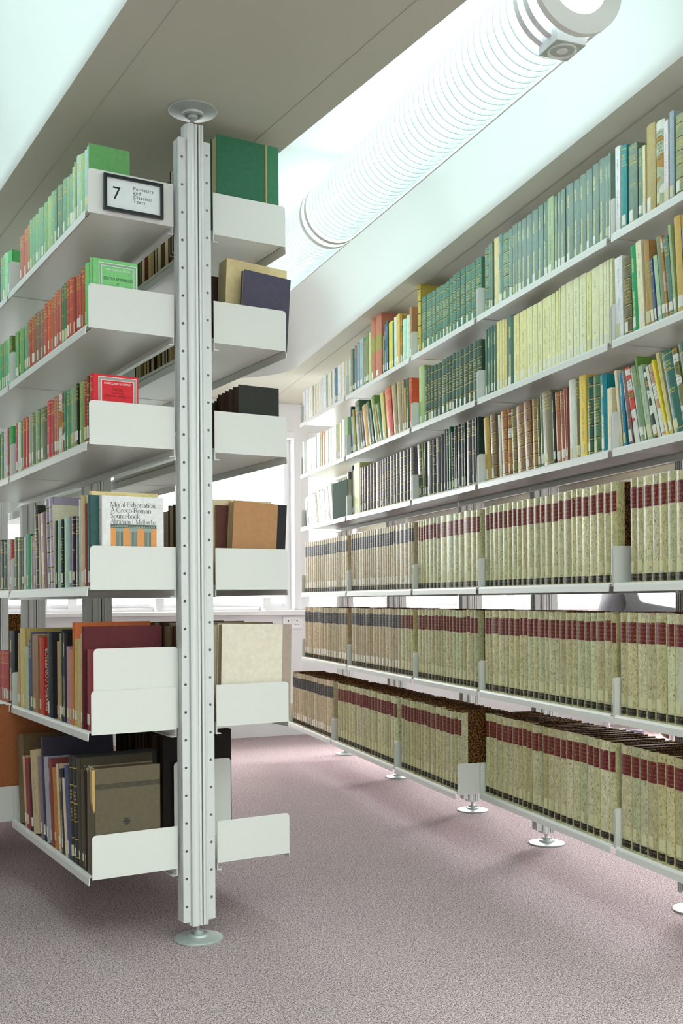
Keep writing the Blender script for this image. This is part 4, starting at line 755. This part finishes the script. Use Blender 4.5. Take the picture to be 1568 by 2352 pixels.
# khaki pamphlet and the white paperback in front of it, fourth shelf
face_book(4, 0.036, 0.014, 0.271, 0.198, 0.300, 'd0c890', 'pale khaki paper-covered book behind the white one, fourth shelf, beside the end panel', 'paperback', 'p')
o = face_book(4, 0.010, 0.022, 0.258, 0.182, 0.277, 'e9ebe8', 'white paperback with black title and picture of columns, fourth shelf, beside the end panel', 'paperback', 'w')
X = 0.0107
def serif_line(name, body, size, mat, parent, x, y, z, width):
    """a line of lettering in a light old-style roman: thick and thin strokes with small serifs, on a face looking along +x"""
    mb = MB(); pen = [0.0]; q = []
    def st(x0, y0, x1, y1, w):
        d = Vector((x1 - x0, y1 - y0)); n = Vector((-d.y, d.x)).normalized() * w / 2 if abs(d.y) < 1e-6 else Vector((w / 2, 0))
        q.append([(x0 - n.x, y0 - n.y), (x1 - n.x, y1 - n.y), (x1 + n.x, y1 + n.y), (x0 + n.x, y0 + n.y)])
    def sf(x, y, w=0.17): st(x - w / 2, y + (0.014 if y < 0.1 else -0.014), x + w / 2, y + (0.014 if y < 0.1 else -0.014), 0.028)
    def ar(cx, cy, rx, ry, a0, a1, tk=0.085, tn=0.03, n=14):
        for i in range(n):
            P_ = []
            for a in (a0 + (a1 - a0) * i / n, a0 + (a1 - a0) * (i + 1) / n):
                a = math.radians(a); w = tn + (tk - tn) * abs(math.cos(a)); c_, s_ = math.cos(a), math.sin(a)
                P_.append(((cx + (rx - w / 2) * c_, cy + (ry - tn / 2) * s_), (cx + (rx + w / 2) * c_, cy + (ry + tn / 2) * s_)))
            q.append([P_[0][0], P_[0][1], P_[1][1], P_[1][0]])
    T, N = 0.085, 0.032
    def stem(x, h, top=True): st(x, 0, x, h, T); sf(x, 0); (st(x - 0.09, h - .05, x, h, N) if top else sf(x, h))
    G = {
     'M': lambda: (st(.08, 0, .08, .68, N), st(.09, .68, .41, .0, T), st(.41, 0, .74, .68, N), st(.76, 0, .76, .68, T), sf(.08, 0), sf(.77, 0), sf(.06, .68, .14), sf(.78, .68, .14), .88),
     'A': lambda: (st(.06, 0, .33, .70, N), st(.32, .70, .62, 0, T), st(.15, .24, .50, .24, N), sf(.06, 0), sf(.62, 0), .70),
     'E': lambda: (st(.10, 0, .10, .68, T), st(.1, .667, .47, .667, N), st(.1, .35, .40, .35, N), st(.1, .014, .50, .014, N), st(.47, .55, .47, .68, N), st(.49, 0, .50, .13, N), st(.40, .29, .40, .41, N), sf(.1, 0), .56),
     'G': lambda: (ar(.38, .34, .32, .345, 40, 330, .09), st(.62, .03, .62, .28, T), sf(.62, .29), st(.63, .50, .63, .66, N), .76),
     'R': lambda: (st(.10, 0, .10, .68, T), ar(.26, .51, .19, .16, -90, 90), st(.1, .667, .28, .667, N), st(.1, .35, .28, .35, N), st(.27, .35, .58, 0, T), sf(.1, 0), sf(.1, .68, .12), .60),
     'S': lambda: (ar(.25, .51, .17, .165, 30, 250, .075), ar(.25, .17, .19, .165, 70, -160, .075), st(.14, .42, .36, .27, .08), st(.40, .55, .40, .66, N), st(.07, .02, .07, .14, N), .50),
     'J': lambda: (st(.20, -.08, .20, .68, T), ar(.10, -.08, .10, .10, 270, 360), sf(.2, .68), .34),
     'a': lambda: (ar(.19, .32, .13, .13, 0, 160, .07), st(.32, .04, .32, .34, T), ar(.19, .12, .13, .125, 60, 300, .07), ar(.39, .06, .07, .06, 180, 300, .05), .45),
     'b': lambda: (st(.10, 0, .10, .72, T), st(.01, .68, .10, .72, N), ar(.25, .22, .19, .225, -130, 130), .50),
     'c': lambda: (ar(.24, .22, .19, .225, 50, 320), .44),
     'e': lambda: (ar(.24, .22, .19, .225, 0, 318), st(.06, .23, .43, .23, N), .48),
     'h': lambda: (stem(.10, .72), ar(.25, .30, .14, .145, 0, 150, .085), st(.39, 0, .39, .31, T), sf(.39, 0), .53),
     'i': lambda: (stem(.11, .44), ar(.11, .61, .028, .028, 0, 360, .05, .05, 10), .24),
     'k': lambda: (stem(.10, .72), st(.12, .20, .38, .44, N), st(.20, .27, .44, 0, T), sf(.38, .44, .14), sf(.45, 0, .14), .52),
     'l': lambda: (stem(.11, .72), .24),
     'm': lambda: (stem(.10, .44), ar(.245, .30, .135, .145, 0, 150), st(.38, 0, .38, .31, T), sf(.38, 0), ar(.525, .30, .135, .145, 0, 150), st(.66, 0, .66, .31, T), sf(.66, 0), .79),
     'n': lambda: (stem(.10, .44), ar(.25, .30, .14, .145, 0, 150), st(.39, 0, .39, .31, T), sf(.39, 0), .53),
     'o': lambda: (ar(.25, .22, .20, .225, 0, 360, .085, .03, 22), .50),
     'r': lambda: (stem(.10, .44), ar(.24, .30, .13, .14, 50, 140, .07, .05), .34),
     't': lambda: (st(.13, .05, .13, .56, T), st(.02, .425, .27, .425, N), ar(.21, .08, .08, .08, 180, 310, .06), .31),
     'u': lambda: (st(.10, .12, .10, .44, T), st(.01, .42, .1, .44, N), ar(.24, .14, .14, .145, 180, 330), st(.38, 0, .38, .44, T), sf(.41, 0, .12), st(.29, .42, .38, .44, N), .52),
     'x': lambda: (st(.07, .44, .37, 0, T), st(.37, .44, .07, 0, N), sf(.07, .44, .14), sf(.37, .44, .12), sf(.07, 0, .12), sf(.38, 0, .14), .46),
     '-': lambda: (st(.04, .20, .24, .20, .045), .28), ',': lambda: (st(.10, .06, .06, -.11, .06), .22), '.': lambda: (st(.08, 0, .08, .07, .07), .18), ' ': lambda: (.20,)}
    for ch in body:
        del q[:]; adv = G[ch]()[-1]
        for poly in q:
            a = sum(poly[i][0] * poly[(i + 1) % len(poly)][1] - poly[(i + 1) % len(poly)][0] * poly[i][1] for i in range(len(poly)))
            poly = [(pen[0] + p[0], p[1]) for p in (poly if a > 0 else poly[::-1])]
            mb.prism(poly, 0.0, 0.0003, 'x')
        pen[0] += adv + 0.01
    k = width / pen[0]
    mb.v = [(x + a, y + b * k, z + c * size) for a, b, c in mb.v]
    return mb.build(name, mat, parent)
for i, (s_, wd) in enumerate((('Moral Exhortation,', 0.136), ('A Greco-Roman', 0.119), ('Sourcebook', 0.086), ('Abraham J. Malherbe', 0.133))):
    serif_line('cover_lettering', s_, 0.0205, M['ink'], o, X, 0.0265, 0.2275 - i * 0.0160, wd)

pic = MB(); pic.box(X - .0002, X + .0003, 0.0265, 0.1605, 0.02, 0.1715); pic.build('cover_picture', M['orange_ink'], o)
m = MB()
m.box(X, X + .0006, 0.0265, 0.1605, 0.1765, 0.1785); m.box(X, X + .0006, 0.0265, 0.1605, 0.1690, 0.1705)
for i in range(27): m.box(X, X + .0006, 0.0268 + i * 0.00496, 0.0268 + i * 0.00496 + 0.0028, 0.1722, 0.1758)
m.build('printed_cornice', M['ink_soft'], o)
m = MB(); m.box(X, X + .0005, 0.0265, 0.1605, 0.1705, 0.1765); m.build('printed_frieze', M['grey_ink'], o)
for yc in (0.0525, 0.0935, 0.1345):
    m = MB(); m.prism([(yc - .0135, .1640), (yc + .0135, .1640), (yc + .0145, .1690), (yc - .0145, .1690)], X, X + .0006, 'x'); m.box(X, X + .0006, yc - .0105, yc + .0105, 0.02, 0.1600)
    m.prism([(yc - .0105, .1600), (yc + .0105, .1600), (yc + .0130, .1640), (yc - .0130, .1640)], X, X + .0006, 'x'); m.build('printed_column', M['grey_ink'], o)
    m = MB()
    for i in range(5): m.box(X + .0005, X + .0008, yc - .009 + i * .0040, yc - .0077 + i * .0040, 0.02, 0.1585)
    m.build('printed_flutes', M['ink_soft'], o)

# fifth shelf: big orange and maroon folios, cover facing the camera, behind the bookend plate
face_book(5, 0.0795, 0.013, 0.294, 0.235, 0.312, '56242a', 'large maroon folio behind the white bookend plate, fifth shelf, left bookcase', 'clothbound_book', 'p')
# bottom shelf: two worn grey-green volumes, the nearest with ruled lines and a cross roundel
def worn(o, w, h):
    rr = random.Random(3); m = MB()
    for i in range(46):
        x = rr.uniform(-w / 2, w / 2 + .004); z = h + rr.uniform(-.006, .003); y = rr.uniform(-.003, .012)
        m.tube((x, y, z), (x + rr.uniform(-.006, .006), y + rr.uniform(-.006, .004), z + rr.uniform(-.012, .006)), 0.0005, 4)
    m.build('frayed_threads', M['frayed'], o)
o = face_book(6, 0.010, 0.068, 0.300, 0.197, 0.308, '38321f', 'worn olive grey folio with cross roundel on its cover, bottom shelf, beside the end panel', 'clothbound_book', 'p', pages='pages_dark', hexboard='5a5743')
X = 0.0338; m = MB()
for i in range(5): m.box(X - .0002, X + .0004, 0.001, 0.197, 0.243 + i * 0.0029, 0.2441 + i * 0.0029)
m.build('ruled_lines', M['ink'], o)
m = MB()
for i in range(24):
    a, b = 2 * PI * i / 24, 2 * PI * (i + 1) / 24; R1, R2 = 0.0098, 0.0083
    m.prism([(0.0985 + R2 * math.cos(a), .147 + R2 * math.sin(a)), (0.0985 + R1 * math.cos(a), .147 + R1 * math.sin(a)), (0.0985 + R1 * math.cos(b), .147 + R1 * math.sin(b)), (0.0985 + R2 * math.cos(b), .147 + R2 * math.sin(b))], X, X + .0005, 'x')
for k in range(4):
    c, s_ = math.cos(k * PI / 2), math.sin(k * PI / 2)
    m.prism([(0.0985 + c * u - s_ * v, .147 + s_ * u + c * v) for u, v in ((.0008, -.0008), (.0074, -.0034), (.0074, .0034), (.0008, .0008))], X, X + .0005, 'x')
m.build('cross_roundel', M['ink'], o); worn(o, 0.068, 0.300)
m = MB(); m.prism([(0.0075, 0.297), (0.0075, 0.186), (0.0045, 0.178), (0.0, 0.21), (-0.001, 0.255), (-0.0015, 0.297)], 0.018, 0.0344, 'x'); m.build('torn_spine_lining', M['rawpaper'], o)

# black and red book whose title runs down the side, fifth shelf
t = bpy.data.objects
red = [q for q in t if q.get('label', '').startswith('red cloth book') and q.name.startswith('clothbound')]
for q in red:
    if 'fifth shelf' in q['label'] and 'nearest bay' in q['label'] and q.children:
        c = q.children[0]; w = max(v.co.x for v in c.data.vertices)
        text_obj('side_lettering', 'MAXIMVS CONFESSOR', 0.0145, M['white_ink'], q, (w + .0004, 0.0185, 0.016), Matrix(((0, 0, 1), (0, -1, 0), (1, 0, 0))).to_euler(), align='LEFT', width=0.2)

# big brown folio and its white panel at the start of the second bay, bottom shelf
book('L', 0.958, 0.055, 0.40, 0.33, 0.395, LSURF[5], '9a6238', 'p', 0, 'huge brown folio at the second bay of the bottom shelf, left bookcase', 'books on the bottom shelf of the left bookcase', 'clothbound_book', False, False, 'pages_dark')
book('L', 1.02, 0.06, 0.385, 0.31, 0.39, LSURF[5], '7a5230', 'p', 0, 'dark brown folio behind the huge brown one, bottom shelf, left bookcase', 'books on the bottom shelf of the left bookcase', 'clothbound_book', False, False, 'pages_dark')
# dark folio leaning on the fifth shelf in the second bay, seen above the red books
book('A', 2.72, 0.06, 0.303, 0.24, 0.28, LSURF[4], '33241c', 'p', 0, 'dark brown marbled folio, fifth shelf, fourth bay, aisle face of left bookcase', 'books on the fifth shelf of the aisle face', 'clothbound_book', False, False, 'pages_dark', boards=MARB)

# ------------------------------------------------------------------ sign on the top shelf's end panel
t = thing('shelf_sign', 'black framed sign with number 7 on the end panel of the top left shelf', 'sign', lpt(-0.0015, -0.1830, 2.0635), (0, 0, AL))
W, H = 0.0865, 0.100
m = MB()
m.box(-W, W, -0.010, 0.0, 0.0, 0.0085); m.box(-W, W, -0.010, 0.0, H - 0.0085, H); m.box(-W, -W + 0.0085, -0.010, 0.0, 0.0085, H - 0.0085); m.box(W - 0.0085, W, -0.010, 0.0, 0.0085, H - 0.0085)
m.build('sign_frame', M['black_frame'], t)
m = MB(); m.box(-W + 0.004, W - 0.004, -0.004, -0.0005, 0.004, H - 0.004); m.build('sign_card', M['card'], t)
FS = (PI / 2, 0, 0)
text_obj('numeral', '7', 0.050, M['ink'], t, (-0.062, -0.0042, 0.0345), FS)
for i, s_ in enumerate(('Patristics', 'and', 'Classical', 'Texts')):
    text_obj('lettering', s_, 0.0128, M['ink'], t, (-0.001, -0.0042, 0.0690 - i * 0.0118), FS, spacing=1.22)

# ------------------------------------------------------------------ reader at the desk beyond the right bookcase
def skin_mesh(name, verts, edges, rad, root=0, lev=2):
    me = bpy.data.meshes.new(name); me.from_pydata(verts, edges, []); o = bpy.data.objects.new(name, me); COL.objects.link(o)
    mod = o.modifiers.new('s', 'SKIN'); sv = me.skin_vertices[0].data
    for i, r in enumerate(rad): sv[i].radius = (r, r) if not isinstance(r, tuple) else r
    sv[root].use_root = True
    ss = o.modifiers.new('u', 'SUBSURF'); ss.levels = lev; ss.render_levels = lev
    bpy.context.view_layer.update()
    new = bpy.data.meshes.new_from_object(o.evaluated_get(bpy.context.evaluated_depsgraph_get()))
    bpy.data.objects.remove(o); new.polygons.foreach_set('use_smooth', [True] * len(new.polygons)); return new
def person():
    # local frame: the reader faces +x, y to the reader's left, z up; origin on the floor under the hips
    t = thing('person', 'person in grey sweatshirt sitting at a desk by the window, seen between the shelves', 'person', PERSON_LOC, (0, 0, PERSON_ROT))
    v = [(0, 0, .55), (.01, 0, .70), (.03, 0, .86), (.05, 0, 1.00), (.075, 0, 1.10), (.10, 0, 1.17), (.125, 0, 1.26), (.135, 0, 1.33),
         (.07, .17, 1.04), (.10, .235, .93), (.13, .24, .905), (.30, .20, .885), (.40, .17, .880), (.455, .155, .876),
         (.07, -.17, 1.04), (.10, -.235, .93), (.13, -.24, .905), (.30, -.20, .885), (.40, -.17, .880), (.455, -.155, .876),
         (.06, .10, .53), (.40, .12, .52), (.44, .12, .46), (.40, .12, .10), (.40, .12, .06), (.54, .13, .035),
         (.06, -.10, .53), (.40, -.12, .52), (.44, -.12, .46), (.40, -.12, .10), (.40, -.12, .06), (.54, -.13, .035)]
    e = [(0, 1), (1, 2), (2, 3), (3, 4), (4, 5), (5, 6), (6, 7), (3, 8), (8, 9), (9, 10), (10, 11), (11, 12), (12, 13), (3, 14), (14, 15), (15, 16), (16, 17), (17, 18), (18, 19),
         (0, 20), (20, 21), (21, 22), (22, 23), (23, 24), (24, 25), (0, 26), (26, 27), (27, 28), (28, 29), (29, 30), (30, 31)]
    r = [(.15, .12), (.155, .115), (.16, .12), (.15, .12), (.07, .07), (.055, .055), (.085, .075), (.07, .065),
         .075, .062, .058, .046, .032, .036, .075, .062, .058, .046, .032, .036, .095, .068, .062, .046, .042, .035, .095, .068, .062, .046, .042, .035]
    # fingers: four and a thumb on each hand
    for base, sg in ((13, 1), (19, -1)):
        bx = Vector(v[base])
        for k, (dy, ln) in enumerate(((.024, .075), (.008, .085), (-.008, .08), (-.024, .062))):
            i = len(v); v += [tuple(bx + Vector((.035, dy, .0))), tuple(bx + Vector((.035 + ln * .5, dy * 1.1, .004))), tuple(bx + Vector((.03 + ln * .9, dy * 1.1, -.014)))]
            e += [(base, i), (i, i + 1), (i + 1, i + 2)]; r += [.0105, .0092, .0078]
        i = len(v); v += [tuple(bx + Vector((.005, -sg * .036, 0))), tuple(bx + Vector((.04, -sg * .05, -.006)))]; e += [(base, i), (i, i + 1)]; r += [.012, .0095]
    me = skin_mesh('body', v, e, r, 0)
    for k in ('sweat', 'skin', 'jeans', 'shoe'): me.materials.append(M[k])
    for p in me.polygons:
        c = p.center
        p.material_index = 3 if c.z < .075 else 2 if c.z < .60 else 1 if (c.z > 1.12 or (c.x > .395)) else 0
    o = bpy.data.objects.new('body', me); COL.objects.link(o); o.parent = t
    # face: eyes, nose, mouth, ears on the head, and hair
    m = MB()
    for sg in (-1, 1): m.lathe([(0.001, -.008), (.006, -.006), (.009, 0), (.006, .006), (.001, .008)], 10, 0, (.205, sg * .03, 1.30))
    m.build('eyes', M['black_plastic'], t)
    m = MB(); m.prism([(.205, 1.305), (.232, 1.268), (.205, 1.262)], -.011, .011, 'y'); m.build('nose', M['skin'], t)
    m = MB(); m.box(.196, .214, -.022, .022, 1.234, 1.241); m.build('mouth', M['maroon_ink'], t)
    m = MB()
    for sg in (-1, 1): m.lathe([(.001, -.028), (.012, -.02), (.016, 0), (.012, .02), (.001, .028)], 10, 0, (.125, sg * .082, 1.275))
    m.build('ears', M['skin'], t)
    m = MB(); prof = [(.001, .105), (.05, .095), (.085, .06), (.097, .01), (.095, -.04), (.085, -.06), (.078, -.04)]
    m.lathe(prof, 20, 0, (.105, 0, 1.315)); m.build('hair', M['hair'], t, smooth=True)
    return t
PERSON_LOC = Vector((1.77, 7.05, 0)); PERSON_ROT = math.radians(-2)
person()
def office_chair():
    t = thing('office_chair', 'office chair with chrome legs and black castors under the seated reader', 'chair', PERSON_LOC + Vector((-0.02, 0, 0)), (0, 0, PERSON_ROT))
    m = MB(); m.box(-.22, .22, -.22, .22, .40, .445); m.build('seat', M['seatcloth'], t)
    m = MB(); m.box(-.30, -.25, -.2, .2, .55, .86); m.build('backrest', M['seatcloth'], t)
    m = MB(); m.box(-.285, -.265, -.03, .03, .40, .6); m.box(-.285, -.1, -.03, .03, .385, .40); m.build('back_bracket', M['black_plastic'], t)
    m = MB(); m.tube((0, 0, .08), (0, 0, .40), .022); m.build('gas_stem', M['chrome'], t)
    for k in range(5):
        a = 2 * PI * k / 5 + .3; x, y = .27 * math.cos(a), .27 * math.sin(a)
        m = MB(); m.tube((0, 0, .11), (x, y, .075), .014); m.build('leg', M['chrome'], t)
        m = MB(); m.tube((x - .018 * math.sin(a), y + .018 * math.cos(a), .032), (x + .018 * math.sin(a), y - .018 * math.cos(a), .032), .031, 16); m.build('castor', M['black_plastic'], t)
office_chair()
def desk():
    t = thing('desk', 'white desk with chrome legs in front of the window beyond the right bookcase', 'desk', PERSON_LOC + Vector((0.72, 0.05, 0)), (0, 0, PERSON_ROT))
    m = MB(); m.box(-.45, .75, -.45, .45, .800, .825); m.build('desktop', M['desk'], t)
    for x in (-.40, .70):
        for y in (-.40, .40):
            m = MB(); m.tube((x, y, 0), (x * .97, y, .80), .016); m.build('leg', M['chrome'], t)
desk()
t = thing('paper_stack', 'white papers on the desk beside the reader\'s hand', 'paper', PERSON_LOC + Vector((0.62, 0.0, 0.8255)), (0, 0, 0.2))
m = MB(); m.box(-.10, .10, -.14, .14, 0, .012); m.build('sheets', M['card'], t)

# ------------------------------------------------------------------ light, sky, camera
w = bpy.data.worlds.new('overcast sky'); SC.world = w; w.use_nodes = True
bg = w.node_tree.nodes['Background']; bg.inputs[0].default_value = (0.87, 1.0, 0.93, 1); bg.inputs[1].default_value = 1.8
for k in (-2, -1, 0, 1, 2):                        # daylight falling in through each window
    la = bpy.data.lights.new('window_daylight', 'AREA'); la.shape = 'RECTANGLE'; la.size = 2.2; la.size_y = 1.2; la.energy = {-2: 600, -1: 140, 0: 75, 1: 4, 2: 4}[k] * 1; la.color = (1.0, 0.965, 0.985)
    o = bpy.data.objects.new('window_daylight', la); COL.objects.link(o); o.location = wpt(k, WR + 0.45, 0, 1.6)
    dn = {-2: 0.45, -1: 0.45, 0: 0.38, 1: 0.0, 2: 0.0}[k]; o.location = wpt(k, WR + 0.45 + dn * 0.8, 0, 1.6 + dn * 1.5)
    o.rotation_euler = (Matrix.Rotation(MID0 + k * STEP, 4, 'Z') @ Matrix.Rotation(-PI / 2 + dn, 4, 'X')).to_euler()
cam = bpy.data.cameras.new('camera'); co = bpy.data.objects.new('camera', cam); COL.objects.link(co); SC.camera = co
co.location = (0, 0, 0.97938); co.rotation_euler = (PI / 2, 0.006844, 0)
cam.sensor_fit = 'VERTICAL'; cam.sensor_height = 36.0; cam.sensor_width = 24.0
cam.lens = 36.0 * 2443.63 / 2352; cam.shift_y = (1377.15 - 1176) / 2352; cam.clip_start = 0.05
SC.view_settings.view_transform = 'Standard'; SC.view_settings.look = 'None'; SC.view_settings.gamma = 1.0; SC.view_settings.exposure = 1.03
SC.view_settings.use_curve_mapping = False
